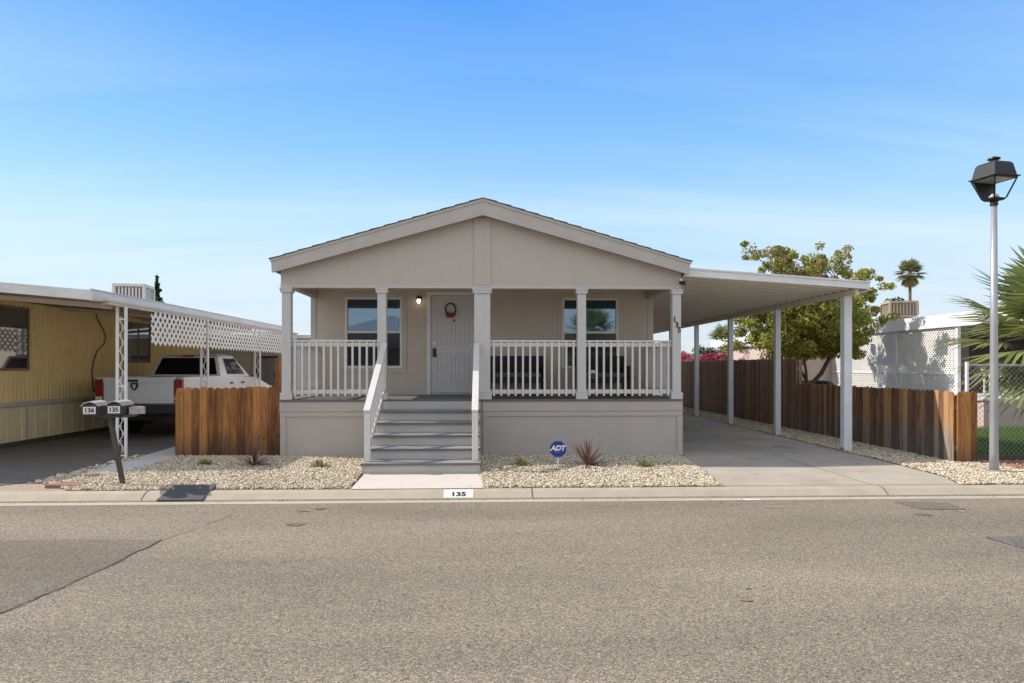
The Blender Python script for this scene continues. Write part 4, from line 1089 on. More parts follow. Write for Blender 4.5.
for p in pt_.data.polygons: pass
ang = math.atan2(K[2][1]-K[3][1], K[2][0]-K[3][0])
cN = kp((a.x+b_.x)/2, .56, .005)
text_ob('number', '135', .105, 'black_marking', pt_, Matrix.Translation(cN) @ Matrix.Rotation(ang, 4, 'X'), .0005, .004, squash=1.25)

# kerb ramp
def kramp():
    t = thing('kerb_ramp', (on_ground(188, 492).x, 8.8, SZ), 'black rubber kerb ramp block lying against the kerb', 'kerb ramp')
    x0, x1 = on_ground(167, 497, -.09).x, on_ground(211, 497, -.09).x
    mb = MB()
    mb.loft([Vector((x0, 8.72, SZ+.002)), Vector((x1, 8.72, SZ+.002)), Vector((x1+.05, 9.04, SZ+.002)), Vector((x0+.08, 9.04, SZ+.002))],
            [Vector((x0, 8.715, SZ+.03)), Vector((x1, 8.715, SZ+.03)), Vector((x1+.05, 9.04, .062)), Vector((x0+.08, 9.04, .062))])
    mb.build('ramp', 'rubber', t, bevel=.006)
kramp()
pv = on_ground(68, 486.5)
t = thing('red_paver', (pv.x, pv.y, 0), 'flat red brick slab lying at the driveway corner by the kerb', 'paver')
mb = MB(); mb.loft([Vector((pv.x-.24, pv.y-.12, .0)), Vector((pv.x+.21, pv.y-.13, .0)), Vector((pv.x+.23, pv.y+.10, .0)), Vector((pv.x-.14, pv.y+.12, 0))],
                   [Vector((pv.x-.23, pv.y-.11, .045)), Vector((pv.x+.20, pv.y-.12, .04)), Vector((pv.x+.22, pv.y+.09, .045)), Vector((pv.x-.13, pv.y+.11, .05))]); mb.build('slab', 'red_paver', t, bevel=.008)
pv = on_ground(92, 478)
t = thing('rock', (pv.x, pv.y, 0), 'rough tan rock beside the mailbox post', 'rock')
rnd = random.Random(3); mb = MB(); mb.add([Vector((v[0]*.11, v[1]*.08, v[2]*.055))*(1+rnd.uniform(-.15, .15))+Vector((pv.x, pv.y, .04)) for v in IV], [tuple(f) for f in IF]); mb.build('stone', 'sandy', t)

# scattered fallen leaves and grit
nl = 260; rs = np.random.RandomState(8)
xl = rs.uniform(-6, 8.5, nl); yl = np.where(rs.rand(nl) < .6, rs.normal(8.66, .06, nl), rs.uniform(9.0, 12.0, nl)); zl = np.where(yl < 8.9, SZ+.012, .035); al = rs.uniform(0, 2*PI, nl); sl_ = rs.uniform(.008, .022, nl)
qv = []
for i in range(nl):
    c, s0 = math.cos(al[i])*sl_[i], math.sin(al[i])*sl_[i]; zz = zl[i] if not (yl[i] >= 8.9 and (3.4 < xl[i] < 6.6 or -1.8 < xl[i] < 0)) else .014
    qv += [(xl[i]-c, yl[i]-s0, zz), (xl[i]+s0*.5, yl[i]-c*.5, zz+.006), (xl[i]+c, yl[i]+s0, zz), (xl[i]-s0*.5, yl[i]+c*.5, zz+.004)]
o = mesh_np('fallen_leaves', np.array(qv), np.arange(4*nl).reshape(-1, 4), 'tree_leaf_dry', nper=4); tag(o, 'small dry fallen leaves scattered along the gutter and gravel', 'leaves', kind='stuff')

# ------------------------------------------------------------------ plants
def blades(name, c, n, L, w, mat, parent, spread=(0, 1.3), droop=.4, seed=0, segs=3, base_r=.03):
    rnd = random.Random(seed); mb = MB()
    for i in range(n):
        az_ = rnd.uniform(0, 2*PI); el = R(90)-rnd.uniform(*spread); l = L*rnd.uniform(.6, 1.1); ww = w*rnd.uniform(.7, 1.1)
        d = Vector((math.cos(az_)*math.cos(el), math.sin(az_)*math.cos(el), math.sin(el))); s_ = Vector((-math.sin(az_), math.cos(az_), 0))
        p = Vector(c)+Vector((math.cos(az_), math.sin(az_), 0))*rnd.uniform(0, base_r); prev = None; vs = []; fs = []
        for k in range(segs+1):
            f = k/segs; wd = ww*(math.sin(PI*(.15+.85*f))**.6 if f < 1 else .05)
            q = p+d*(l*f)+Vector((0, 0, -droop*l*f*f*math.cos(el)))
            vs += [q-s_*wd/2, q+Vector((0, 0, -wd*.15)), q+s_*wd/2]
            if k: 
                o = 3*(k-1); fs += [(o, o+1, o+4, o+3), (o+1, o+2, o+5, o+4)]
        mb.add(vs, fs)
    return mb.build(name, mat, parent, fix=False)
def small_plant(px, py, name, label, cat, group, **k):
    g_ = on_ground(px, py); t = thing(name, g_, label, cat, group)
    blades('leaves', g_+Vector((0, 0, .02)), parent=t, **k); return t
small_plant(254, 467, 'cordyline', 'spiky dark red cordyline in front of the orange fence', 'plant', 'red cordylines', n=34, L=.56, w=.030, mat='cordyline', spread=(.2, 1.4), droop=.15, seed=2)
small_plant(588, 467, 'cordyline', 'spiky dark red cordyline right of the blue yard sign', 'plant', 'red cordylines', n=46, L=.52, w=.032, mat='cordyline', spread=(.15, 1.35), droop=.15, seed=3)
for i, (px, py, lb, s_) in enumerate([(204, 466, 'small green tuft nearest the left end of the orange fence', .8), (320, 468, 'small yellow green tuft below the left part of the porch skirting', 1), (522, 467, 'small yellow green tuft between the stairs and the blue sign', 1), (646, 468, 'small lime tuft near the driveway edge', 1)]):
    small_plant(px, py, 'small_tuft', lb, 'plant', 'low tufts planted in the gravel', n=90, L=.15*s_, w=.022, mat='lime_tuft', spread=(.1, 1.4), droop=.3, seed=20+i, base_r=.10)

def foliage(name, centers, nper, leaf, mat, parent, seed=0, flat=.6, tri=False, aspect=.55):
    """leaf-sized quads gathered in clumps round the given centres (x,y,z,r)"""
    rs = np.random.RandomState(seed); C = np.array(centers); K_ = len(C); n = K_*nper
    idx = np.repeat(np.arange(K_), nper)
    d = rs.normal(size=(n, 3)); d /= np.linalg.norm(d, axis=1)[:, None]
    rr = rs.uniform(.25, 1, n)**.5*C[idx, 3]
    p = C[idx, :3]+d*rr[:, None]*np.array([1, 1, .8])
    nrm = d*flat+rs.normal(size=(n, 3))*.6+np.array([0, 0, .35]); nrm /= np.linalg.norm(nrm, axis=1)[:, None]
    a = np.cross(nrm, rs.normal(size=(n, 3))); a /= np.linalg.norm(a, axis=1)[:, None]; b_ = np.cross(nrm, a)
    L = (leaf*rs.uniform(.6, 1.25, n))[:, None]; W = L*aspect
    fold = nrm*L*.18
    V = np.stack([p-a*L*.5, p+b_*W*.5+fold*.5, p+a*L*.5-fold*.4, p-b_*W*.5+fold*.5], 1).reshape(-1, 3)
    F = np.arange(n*4).reshape(-1, 4)
    return mesh_np(name, V, F, mat, parent, 4)

def branchy(base, height, spread, seed, levels=3, r0=.14, lean=(0, 0), first=.35, k=4):
    """recursive limbs; returns tube data and tip points"""
    rnd = random.Random(seed); limbs = []; tips = []
    def grow(p, d, L, r, lv):
        pts = [p]; q = p; dd = d.copy()
        for i in range(4):
            dd = (dd+Vector((rnd.uniform(-.18, .18), rnd.uniform(-.18, .18), rnd.uniform(-.02, .14)))).normalized(); q = q+dd*L/4; pts.append(q)
        limbs.append((pts, [r*(1-.45*i/4) for i in range(5)]))
        if lv == 0: tips.append(q); tips.append(pts[3]); return
        n = rnd.randint(3, 4) if lv > 1 else rnd.randint(2, 4)
        for j in range(n):
            a = rnd.uniform(0, 2*PI); el = rnd.uniform(.35, .95)
            side = Vector((math.cos(a), math.sin(a), 0))
            nd_ = (dd*(1-el*.5)+side*spread*el+Vector((0, 0, .25))).normalized()
            grow(pts[rnd.choice((2, 3, 4))] if j else q, nd_, L*rnd.uniform(.6, .8), r*.55, lv-1)
    grow(Vector(base), Vector((lean[0], lean[1], 1)).normalized(), height*first, r0, levels)
    return limbs, tips
def fit(limbs, tips, base, box):
    """scale limb skeleton about the trunk foot so that the tips fill the wanted box"""
    T = np.array([t[:] for t in tips]); lo, hi = T.min(0), T.max(0); b0, b1 = np.array(box[0]), np.array(box[1]); bs = np.array(base)
    def f(v):
        v = np.array(v[:]); w_ = b0+(v-lo)/(hi-lo)*(b1-b0)
        k_ = min(1, max(0, (v[2]-bs[2])/(lo[2]-bs[2]+1e-6))) if v[2] < lo[2] else 1
        flat = bs+(v-bs); return Vector(flat*(1-k_)+w_*k_)
    return [([f(p) for p in pts], r) for pts, r in limbs], [f(t) for t in tips]
def tree(name, base, box, label, seed, nclump, nper, leaf, mats, clump_r, levels=3, r0=.14, cat='tree', group=None, extra=()):
    t = thing(name, base, label, cat, group)
    limbs, tips = branchy(base, box[1][2], .8, seed, levels, r0)
    limbs, tips = fit(limbs, tips, base, box)
    mb = MB()
    for pts, r in limbs: mb.tube(pts, r, 7)
    mb.build('trunk', 'bark', t, smooth=True, fix=False)
    rnd = random.Random(seed+1); cs = []
    for q in tips:
        cs.append((q.x, q.y, q.z, clump_r*rnd.uniform(.6, 1.25)))
    while len(cs) < nclump:
        q = rnd.choice(tips); q2 = rnd.choice(tips); f = rnd.uniform(0, .5); q = q.lerp(q2, f)
        cs.append((q.x+rnd.gauss(0, clump_r), q.y+rnd.gauss(0, clump_r), q.z+rnd.gauss(0, clump_r*.8), clump_r*rnd.uniform(.4, 1)))
    for (xa, xb, ya, yb, za, zb, cnt, rr) in extra:
        for i in range(cnt): cs.append((rnd.uniform(xa, xb), rnd.uniform(ya, yb), rnd.uniform(za, zb), rr*rnd.uniform(.6, 1.2)))
    if len(mats) > 1:
        zmid = (box[0][2]+box[1][2]*1.6)/2.6
        a = [c for c in cs if c[2]+rnd.gauss(0, .5) < zmid or rnd.random() < .2]; b_ = [c for c in cs if c not in a]
        foliage('crown', a, nper, leaf, mats[0], t, seed); 
        if b_: 
            o = foliage('upper_crown', b_, int(nper*.7), leaf, mats[1], t, seed+5)
    else: foliage('crown', cs, nper, leaf, mats[0], t, seed)
    return t
bt = Vector((at(778, 300, 23.2).x, 23.2, 0))
lo_, hi_ = at(735, 345, 23.0), at(872, 250, 23.0)
tree('broadleaf_tree', bt, ((lo_.x+.05, 21.4, 2.4), (hi_.x+.1, 25.0, hi_.z+.35)), 'broad tree with yellow green and browning leaves rising behind the carport roof', 13, 300, 80, .120, ['tree_leaf', 'tree_leaf_dry'], .25, levels=3, r0=.11, extra=[(lo_.x+.1, at(845, 300, 23).x, 21.3, 24.3, 2.25, 3.7, 230, .30), (at(766, 300, 23).x, at(800, 300, 23).x, 22, 24, 1.7, 2.5, 26, .26), (at(846, 300, 23).x, at(880, 300, 23).x, 22, 24, 3.0, 4.9, 46, .22), (at(735, 300, 23).x, at(850, 300, 23).x, 22, 24, 3.6, 4.6, 60, .28), (at(790, 300, 23).x, at(852, 300, 23).x, 22, 24, 1.95, 2.6, 60, .24)])

def fan_palm(name, base, hgt, nf, pet, fan, label, cat='palm', leafmat='palm_leaf', seed=0, nleaf=22, skirt=0, r=.16, group=None, leafw=.04):
    t = thing(name, base, label, cat, group); rnd = random.Random(seed)
    B = Vector(base); T = B+Vector((0, 0, hgt))
    mb = MB(); mb.tube([B, B+Vector((0, 0, hgt*.3)), B+Vector((0, 0, hgt*.7)), T], [r*1.25, r, r*.9, r*.95], 12); mb.build('trunk', 'palm_bark', t, smooth=True)
    lf, pt, dry = MB(), MB(), MB()
    for i in range(nf+skirt):
        is_dry = i >= nf
        az_ = i*2.399+rnd.uniform(-.2, .2); el = R(80-115*(i/nf)) if not is_dry else R(-50-30*rnd.random())
        if is_dry: az_ = rnd.uniform(0, 2*PI)
        d = Vector((math.cos(az_)*math.cos(el), math.sin(az_)*math.cos(el), math.sin(el)))
        pl = pet*rnd.uniform(.8, 1.1); tip = T+d*pl+Vector((0, 0, -.08*pl))
        if not is_dry: pt.tube([T, T.lerp(tip, .5)+Vector((0, 0, .05*pl)), tip], [.02, .016, .012], 5)
        side = Vector((-math.sin(az_), math.cos(az_), 0)); up = side.cross(d)
        fr = fan*rnd.uniform(.8, 1.1)*(0.7 if is_dry else 1); tgt = dry if is_dry else lf
        for k in range(nleaf):
            a = -1.75+3.5*k/(nleaf-1); q = d*math.cos(a)+side*math.sin(a); l = fr*(.72+.28*math.cos(a))*rnd.uniform(.9, 1.05)
            nrm = up; s_ = q.cross(up).normalized(); w_ = leafw*fr
            mid = tip+q*l*.55+up*(.05*fr*abs(math.sin(a))); end = tip+q*l+Vector((0, 0, -.16*l*rnd.uniform(.5, 1.6)))
            vs = [tip-s_*.004, tip+s_*.004, mid-s_*w_/2, mid+Vector((0, 0, -.012)), mid+s_*w_/2, end]
            tgt.add(vs, [(0, 1, 4, 3), (0, 3, 2), (2, 3, 5), (3, 4, 5)])
    lf.build('fronds', leafmat, t, fix=False); pt.build('petioles', leafmat, t, fix=False)
    if skirt: dry.build('dry_fronds', 'palm_dry', t, fix=False)
    return t
pc = at(1064, 332, 12.6)
fan_palm('fan_palm', (pc.x, 12.6, 0), 2.1, 34, 1.05, 1.4, 'young fan palm with big green fronds reaching in from the right edge', seed=4, nleaf=30, leafw=.068)
pc = at(910, 290, 76)
fan_palm('tall_palm', (pc.x, 76, 0), at(910, 273, 76).z, 26, .75, 1.25, 'tall slender fan palm far behind the white roof, against the sky', leafmat='palm_leaf_far', seed=5, nleaf=18, skirt=70, r=.17, leafw=.16)
pc = at(723, 340, 55)
fan_palm('distant_palm', (pc.x, 55, 0), at(723, 338, 55).z, 26, .5, 1.1, 'small distant fan palm seen between two carport posts', leafmat='palm_leaf_far', seed=6, nleaf=14, r=.25, leafw=.13)

# bougainvillea and bushes behind the tall fence
def bush(name, px0, px1, py0, py1, Y, label, mats, n, leaf, cr, seed, cat='bush', group=None):
    a, b_ = at(px0, py1, Y), at(px1, py0, Y)
    t = thing(name, ((a.x+b_.x)/2, Y, 0), label, cat, group); rnd = random.Random(seed); cs = []
    mb = MB()
    for i in range(n):
        x = rnd.uniform(a.x, b_.x); z = rnd.uniform(max(.3, a.z-.6), b_.z-cr*.5); y = Y+rnd.uniform(-.5, .5)
        cs.append((x, y, z, cr*rnd.uniform(.6, 1.2)))
    for i in range(8):
        x = a.x+(b_.x-a.x)*(i+.5)/8; mb.tube([((a.x+b_.x)/2, Y, 0), (x, Y, b_.z*.6)], [.05, .02], 5)
    mb.build('stems', 'bark', t, fix=False)
    foliage('leaves', cs, 70, leaf, mats, t, seed)
    return t
bush('bougainvillea', 676, 728, 351, 366, 33, 'bright pink bougainvillea blooming above the tall dark fence', 'bougainvillea', 46, .10, .24, 31)
bush('flowering_shrub', 727, 772, 344, 366, 32.5, 'pale green and cream shrub above the fence, right of the pink bougainvillea', 'pale_bloom', 42, .11, .28, 32)
bush('distant_bush', 697, 719, 345, 360, 48, 'dull green bush beyond the pink bougainvillea', 'far_leaf', 26, .2, .5, 33)

# far conifer at left
pc = at(157, 300, 62); tz = at(157, 274, 62).z
t = thing('conifer', (pc.x, 62, 0), 'dark narrow conifer rising behind the rooftop cooler', 'tree'); rnd = random.Random(9)
mb = MB(); mb.tube([(pc.x, 62, 0), (pc.x, 62, tz*.6), (pc.x, 62, tz)], [.25, .15, .03], 8); mb.build('trunk', 'bark', t)
cs = []
for i in range(150):
    f = rnd.random()**.75; z = tz-.1-f*5.0; rad = (.0+1.15*f)*rnd.uniform(.15, 1); a = rnd.uniform(0, 2*PI)
    cs.append((pc.x+math.cos(a)*rad, 62+math.sin(a)*rad, z, .09+.24*f))
foliage('crown', cs, 50, .20, 'dark_leaf', t, 9)
# small palms/trees behind the white roof
bush('distant_tree', 848, 862, 312, 345, 40, 'dark green tree behind the right end of the carport roof', 'dark_leaf', 34, .2, .5, 41, 'tree')
bush('distant_tree', 886, 905, 298, 312, 45, 'small dark green tree beside the tan rooftop cooler', 'dark_leaf', 20, .25, .45, 42, 'tree')
#bush('distant_tree', 283, 300, 322, 334, 70, 'distant green tree seen past the awning roof', 'dark_leaf', 16, .3, .7, 43, 'tree')

# ------------------------------------------------------------------ right neighbour
nh = thing('white_home', (14.3, 20, 0), 'white mobile home with lattice side behind the fence at right', 'house')
RZ = 2.96
mb = MB(); mb.box(15.4, 22, 20.4, 42, 0, RZ-.05); mb.build('wall', 'stucco_white', nh)
mb = MB(); mb.prism([(14.15, RZ-.12), (14.15, RZ+.24), (18.3, RZ+.42), (22.4, RZ+.24), (22.4, RZ-.12)], 16.2, 42.4, 'y'); mb.build('roof', 'roof_white', nh)
mb = MB(); mb.box(14.10, 14.149, 16.2, 42.4, RZ-.15, RZ+.25); mb.build('fascia', 'carport_white', nh)
mb = MB(); mb.box(14.8, 22, 20.36, 20.399, .8, RZ-.16); mb.build('front_wall', 'maroon_wall', nh)
mb = MB(); mb.box(12.45, 15.399, 27.6, 34, 0, 2.55); mb.build('side_room', 'stucco_pink', nh)
mb = MB(); mb.box(12.3, 14.09, 27.45, 34.1, 2.551, 2.66); mb.build('side_room_roof', 'roof_white', nh)
w0, w1 = at(820, 357, 27.6), at(829, 345, 27.6)
mb = MB(); mb.box(w0.x, w1.x, 27.56, 27.599, w0.z, w1.z+.2); mb.build('window', 'screen_glass', nh)
# white end posts and lattice
for y in (16.4, 20.05, 23.1):
    mb = MB(); mb.box(14.16, 14.26, y-.05, y+.05, 0, RZ-.125); mb.build('porch_post', 'carport_white', nh)
for y0_, L_ in ((20.12, 2.90), (23.17, 4.4)):
    for zz, hh in ((.15, 1.20), (1.40, 1.40)):
        lattice_panel('lattice_panel', (14.2, y0_, zz), (0, 1, 0), L_, hh, .125, .040, .007, 'lattice_white', nh, (1, 0, 0))
    mb = MB()
    for zz in (.12, 1.36, 2.81): mb.box(14.17, 14.23, y0_-.02, y0_+L_+.02, zz, zz+.05)
    mb.build('lattice_rail', 'lattice_white', nh)
# porch
mb = MB(); mb.box(12.2, 22, 16.3, 20.3, .0, .76); mb.build('porch_base', 'stucco_pink', nh)
mb = MB(); mb.box(12.15, 22, 16.25, 20.3, .761, .80); mb.build('porch_floor', 'concrete_pale', nh)
mb = MB(); mb.box(12.2, 22, 16.34, 16.39, 1.50, 1.54); mb.box(12.2, 22, 16.34, 16.39, .86, .90)
x = 12.25
while x < 22: mb.box(x, x+.035, 16.345, 16.38, .90, 1.50); x += .14
mb.build('porch_railing', 'lattice_white', nh)
cooler('rooftop_cooler', at(899, 318, 26.5).x, 26.5, at(899, 318, 26.5).z+.02, .98, .62, 'cooler_tan', 'tan louvred evaporative cooler on the white roof at right', rz=R(-12))
# dark car roof behind fence
pc = at(806, 383, 24.5)
t = thing('parked_car', (pc.x+.3, 24.9, 0), 'dark parked car whose roof just shows above the low fence', 'car')
mb = MB(); c0 = Vector((pc.x+.2, 24.9, 0))
mb.loft([c0+Vector(v) for v in ((-.8, -1.9, .3), (.8, -1.9, .3), (.8, 1.9, .3), (-.8, 1.9, .3))], [c0+Vector(v) for v in ((-.78, -1.9, .78), (.78, -1.9, .78), (.78, 1.9, .78), (-.78, 1.9, .78))]); mb.build('body', 'car_dark', t, bevel=.05)
mb = MB(); mb.loft([c0+Vector(v) for v in ((-.72, -1.1, .781), (.72, -1.1, .781), (.72, 1.2, .781), (-.72, 1.2, .781))], [c0+Vector(v) for v in ((-.55, -.7, 1.10), (.55, -.7, 1.10), (.55, .6, 1.10), (-.55, .6, 1.10))]); mb.build('cabin', 'car_glass', t, bevel=.04)
for sx in (-1, 1):
    for sy in (-1.2, 1.2):
        mb = MB(); mb.tube([c0+Vector((sx*.6, sy, .31)), c0+Vector((sx*.81, sy, .31))], .31, 18); mb.build('wheel', 'tyre', t)

# chain-link fence
cl = thing('chain_link_fence', (8.2, 11.35, 0), 'galvanised chain link fence in front of the lawn at the right edge', 'fence')
X0, X1, YC, HC_ = 8.20, 14.0, 11.35, 1.62
mb = MB(); mb.tube([(X0, YC, HC_), (X1, YC, HC_)], .018, 8); mb.tube([(X0, YC, .06), (X1, YC, .06)], .012, 6); mb.build('top_rail', 'galvanized', cl)
for x in (X0, X0+2.9, X1): 
    mb = MB(); mb.tube([(x, YC, 0), (x, YC, HC_+.06)], .030, 10); mb.build('post', 'carport_white', cl)
lattice_panel('wire_mesh', (X0, YC-.03, .07), (1, 0, 0), X1-X0, HC_-.08, .085, .0035, .003, 'galvanized', cl, (0, 1, 0))
# lawn
sheet('lawn_soil', [(8.25, 11.5), (22, 11.5), (22, 16.25), (8.25, 16.25)], .004, 'dry_ground')
n = 60000; rs = np.random.RandomState(4)
x = rs.uniform(8.3, 14.5, n); y = rs.uniform(11.6, 16.2, n); h = rs.uniform(.08, .20, n); a = rs.uniform(0, 2*PI, n); lx_ = rs.normal(0, .04, n); ly_ = rs.normal(0, .04, n); w_ = .007
V = np.stack([np.stack([x-np.cos(a)*w_, y-np.sin(a)*w_, 0*x], -1), np.stack([x+np.cos(a)*w_, y+np.sin(a)*w_, 0*x], -1), np.stack([x+lx_, y+ly_, h], -1)], 1).reshape(-1, 3)
o = mesh_np('grass', V, np.arange(3*n).reshape(-1, 3), 'grass_blade'); tag(o, 'green lawn behind the chain link fence at right', 'grass', kind='stuff')
t = thing('garden_edging', (8.3, 11.25, 0), 'low dark timber edging at the foot of the chain link fence', 'edging')
mb = MB(); mb.box(8.24, 14, 11.22, 11.30, 0, .10); mb.build('timber', 'old_post', t, bevel=.005)

# distant buildings behind the tall fence, low
t = thing('distant_building', (9, 60, 0), 'long low pale building far behind the bougainvillea', 'building')
mb = MB(); mb.box(8.5, 40, 60, 66, 0, 2.6); mb.build('wall', 'stucco_pink', t)
mb = MB(); mb.box(8.3, 40.2, 59.8, 66.2, 2.6, 2.75); mb.build('roof', 'roof_white', t)
t = thing('distant_home', (-12, 40, 0), 'pale mobile home roof far back past the awning', 'house')
mb = MB(); mb.box(-16, -7.0, 36, 52, 0, 2.9); mb.build('wall', 'shed_wall', t)
mb = MB(); mb.prism([(-16.3, 2.9), (-11.5, 3.3), (-6.7, 2.9)], 35.8, 52.2, 'y'); mb.build('roof', 'roof_white', t)
# homes across the street behind the camera (mirrored in the windows)
t = thing('opposite_home', (-5, -9, 0), 'white mobile home across the street, seen only as a reflection in the windows', 'house')
mb = MB(); mb.box(-10.5, 1, -21, -9, 0, 2.9); mb.build('wall', 'stucco_white', t)
mb = MB(); mb.prism([(-10.9, 2.9), (-5.2, 4.35), (1.4, 2.9)], -21.3, -8.6, 'y'); mb.build('roof', 'roof_white', t)
mb = MB(); mb.box(-6.5, -5, -8.99, -8.95, 1.2, 2.3); mb.box(-1, .6, -8.99, -8.95, 1.2, 2.3); mb.build('window', 'screen_glass', t)
fan_palm('fan_palm', (6.0, -10, 0), 3.6, 30, .8, 1.1, 'fan palm across the street, seen only as a reflection in the right window', seed=12, nleaf=16, r=.2, leafw=.1)

# ------------------------------------------------------------------ world, sun, camera
dirv = Vector((1.13, -.28, -1.0)).normalized(); sunv = -dirv
w = bpy.data.worlds.new('World'); scene.world = w; w.use_nodes = True; nt = w.node_tree
bg = nt.nodes['Background']
sky = nd(nt, 'ShaderNodeTexSky', sky_type='NISHITA'); sky.sun_disc = False
sky.sun_elevation = math.asin(sunv.z); sky.sun_rotation = math.atan2(sunv.x, sunv.y)
sky.air_density = 1.0; sky.dust_density = .6; sky.ozone_density = 2.0; sky.altitude = 100
tc = nd(nt, 'ShaderNodeTexCoord')
sp = nd(nt, 'ShaderNodeSeparateXYZ'); nt.links.new(tc.outputs['Generated'], sp.inputs[0])
# thin cirrus: noise on a high flat layer, stretched along x
mz = nd(nt, 'ShaderNodeMath', operation='MAXIMUM'); mz.inputs[1].default_value = .03; nt.links.new(sp.outputs[2], mz.inputs[0])
az_n = nd(nt, 'ShaderNodeMath', operation='ADD'); az_n.inputs[1].default_value = .12; nt.links.new(mz.outputs[0], az_n.inputs[0])
dx = nd(nt, 'ShaderNodeMath', operation='DIVIDE'); dy = nd(nt, 'ShaderNodeMath', operation='DIVIDE')
nt.links.new(sp.outputs[0], dx.inputs[0]); nt.links.new(az_n.outputs[0], dx.inputs[1]); nt.links.new(sp.outputs[1], dy.inputs[0]); nt.links.new(az_n.outputs[0], dy.inputs[1])
cb_ = nd(nt, 'ShaderNodeCombineXYZ'); nt.links.new(dx.outputs[0], cb_.inputs[0]); nt.links.new(dy.outputs[0], cb_.inputs[1])
mpc = nd(nt, 'ShaderNodeMapping'); mpc.inputs['Scale'].default_value = (.32, 1.5, 1); mpc.inputs['Location'].default_value = (2.3, .4, 0); mpc.inputs['Rotation'].default_value = (0, 0, R(-6)); nt.links.new(cb_.outputs[0], mpc.inputs[0])
nz = nd(nt, 'ShaderNodeTexNoise'); nz.inputs['Scale'].default_value = 1.0; nz.inputs['Detail'].default_value = 8; nz.inputs['Roughness'].default_value = .55; nz.inputs['Distortion'].default_value = .6
nt.links.new(mpc.outputs[0], nz.inputs['Vector'])
cr = nd(nt, 'ShaderNodeValToRGB'); cr.color_ramp.elements[0].position = .40; cr.color_ramp.elements[1].position = .78
cr.color_ramp.elements[0].color = (0, 0, 0, 1); cr.color_ramp.elements[1].color = (.85, .85, .85, 1); nt.links.new(nz.outputs['Fac'], cr.inputs[0])
# more cloud low down
lowr = nd(nt, 'ShaderNodeMapRange'); lowr.inputs['From Min'].default_value = .05; lowr.inputs['From Max'].default_value = .42; lowr.inputs['To Min'].default_value = 1; lowr.inputs['To Max'].default_value = .12
nt.links.new(sp.outputs[2], lowr.inputs['Value'])
mm = nd(nt, 'ShaderNodeMath', operation='MULTIPLY'); nt.links.new(cr.outputs[0], mm.inputs[0]); nt.links.new(lowr.outputs[0], mm.inputs[1])
gr = nd(nt, 'ShaderNodeValToRGB'); e = gr.color_ramp.elements
stops = [(0, (2.1, 2.3, 2.5)), (.06, (2.25, 2.55, 2.85)), (.13, (2.1, 2.7, 3.2)), (.20, (1.62, 2.6, 3.35)), (.30, (.94, 2.02, 3.35)), (.38, (.62, 1.62, 3.35)), (.47, (.34, 1.28, 3.35)), (.70, (.5, 1.3, 3.0))]
e[0].position = stops[0][0]; e[0].color = c4(stops[0][1]); e[1].position = stops[-1][0]; e[1].color = c4(stops[-1][1])
for p_, c_ in stops[1:-1]:
    k = e.new(p_); k.color = c4(c_)
nt.links.new(sp.outputs[2], gr.inputs[0])
tn = nd(nt, 'ShaderNodeMix', data_type='RGBA', blend_type='MULTIPLY'); tn.inputs[0].default_value = 1; nt.links.new(sky.outputs[0], tn.inputs[6]); tn.inputs[7].default_value = (.5, .56, .62, 1)
hs = nd(nt, 'ShaderNodeMix', data_type='RGBA'); hs.inputs[0].default_value = .80; nt.links.new(tn.outputs[2], hs.inputs[6]); nt.links.new(gr.outputs[0], hs.inputs[7])
mxs = nd(nt, 'ShaderNodeMix', data_type='RGBA'); nt.links.new(mm.outputs[0], mxs.inputs[0]); nt.links.new(hs.outputs[2], mxs.inputs[6]); mxs.inputs[7].default_value = (2.9, 3.15, 3.35, 1)
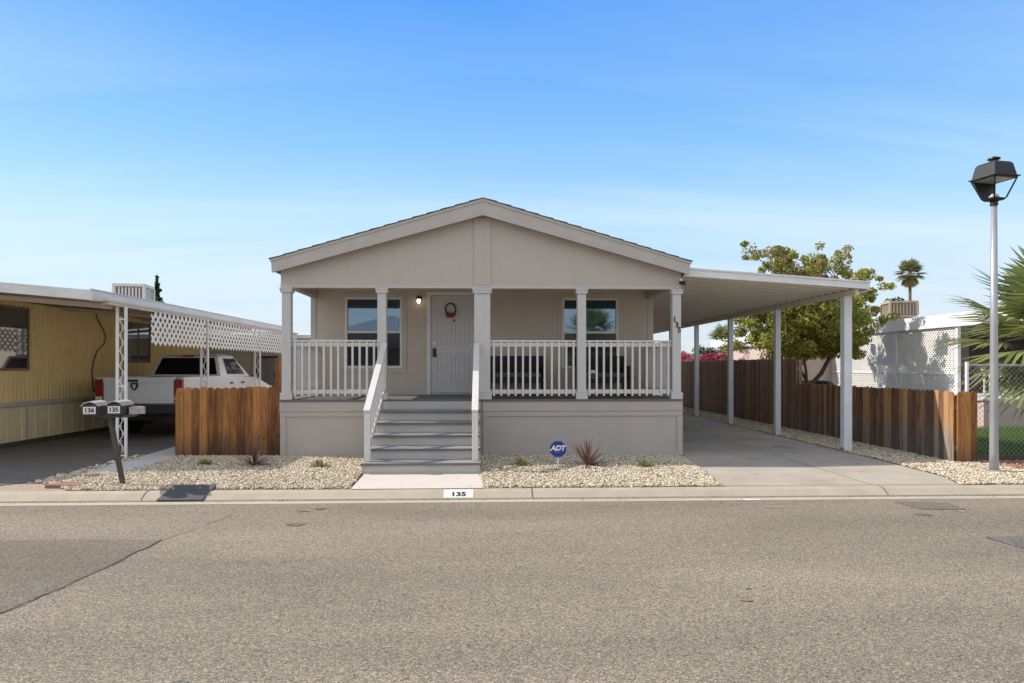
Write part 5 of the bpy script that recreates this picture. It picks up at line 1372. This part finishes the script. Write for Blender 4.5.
# added white fill, unseen overhead and behind the camera, to lift shaded areas
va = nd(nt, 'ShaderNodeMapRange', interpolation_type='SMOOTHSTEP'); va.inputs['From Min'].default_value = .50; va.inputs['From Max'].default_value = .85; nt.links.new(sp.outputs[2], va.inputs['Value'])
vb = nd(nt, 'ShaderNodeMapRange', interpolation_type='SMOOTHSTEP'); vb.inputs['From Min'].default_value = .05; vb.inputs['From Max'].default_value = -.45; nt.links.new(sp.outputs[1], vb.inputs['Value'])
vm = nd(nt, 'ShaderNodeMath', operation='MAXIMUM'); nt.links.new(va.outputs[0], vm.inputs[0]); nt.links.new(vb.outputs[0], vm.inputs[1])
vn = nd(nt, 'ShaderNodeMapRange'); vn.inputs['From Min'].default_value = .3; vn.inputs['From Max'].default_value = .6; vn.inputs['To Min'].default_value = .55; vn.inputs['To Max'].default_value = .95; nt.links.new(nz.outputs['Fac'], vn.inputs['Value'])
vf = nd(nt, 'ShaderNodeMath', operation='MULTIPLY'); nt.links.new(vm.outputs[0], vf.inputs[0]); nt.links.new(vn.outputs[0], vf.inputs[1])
fill_veil = nd(nt, 'ShaderNodeMix', data_type='RGBA'); nt.links.new(vf.outputs[0], fill_veil.inputs[0]); nt.links.new(mxs.outputs[2], fill_veil.inputs[6]); fill_veil.inputs[7].default_value = (2.9, 2.95, 2.95, 1)
nt.links.new(fill_veil.outputs[2], bg.inputs['Color']); bg.inputs['Strength'].default_value = .15

sl = bpy.data.lights.new('sun', 'SUN'); sl.energy = 2.45; sl.angle = R(.5); sl.color = (1, .92, .80)
so = bpy.data.objects.new('sun', sl); COL.objects.link(so); so.rotation_euler = dirv.to_track_quat('-Z', 'Y').to_euler(); so.location = (-20, 10, 30)

cd = bpy.data.cameras.new('camera'); cd.sensor_width = 36; cd.lens = 683/1024*36; cd.shift_y = 25/1024; cd.clip_end = 6000; cd.clip_start = .1
co = bpy.data.objects.new('camera', cd); COL.objects.link(co); co.location = (0, 0, CAMZ); co.rotation_euler = (PI/2, 0, -TH); scene.camera = co
scene.view_settings.view_transform = 'Standard'; scene.view_settings.look = 'None'; scene.view_settings.exposure = 1.05; scene.view_settings.gamma = 1
scene.cycles.max_bounces = 8; scene.cycles.diffuse_bounces = 4; scene.cycles.use_denoising = True
scene.cycles.transparent_max_bounces = 8
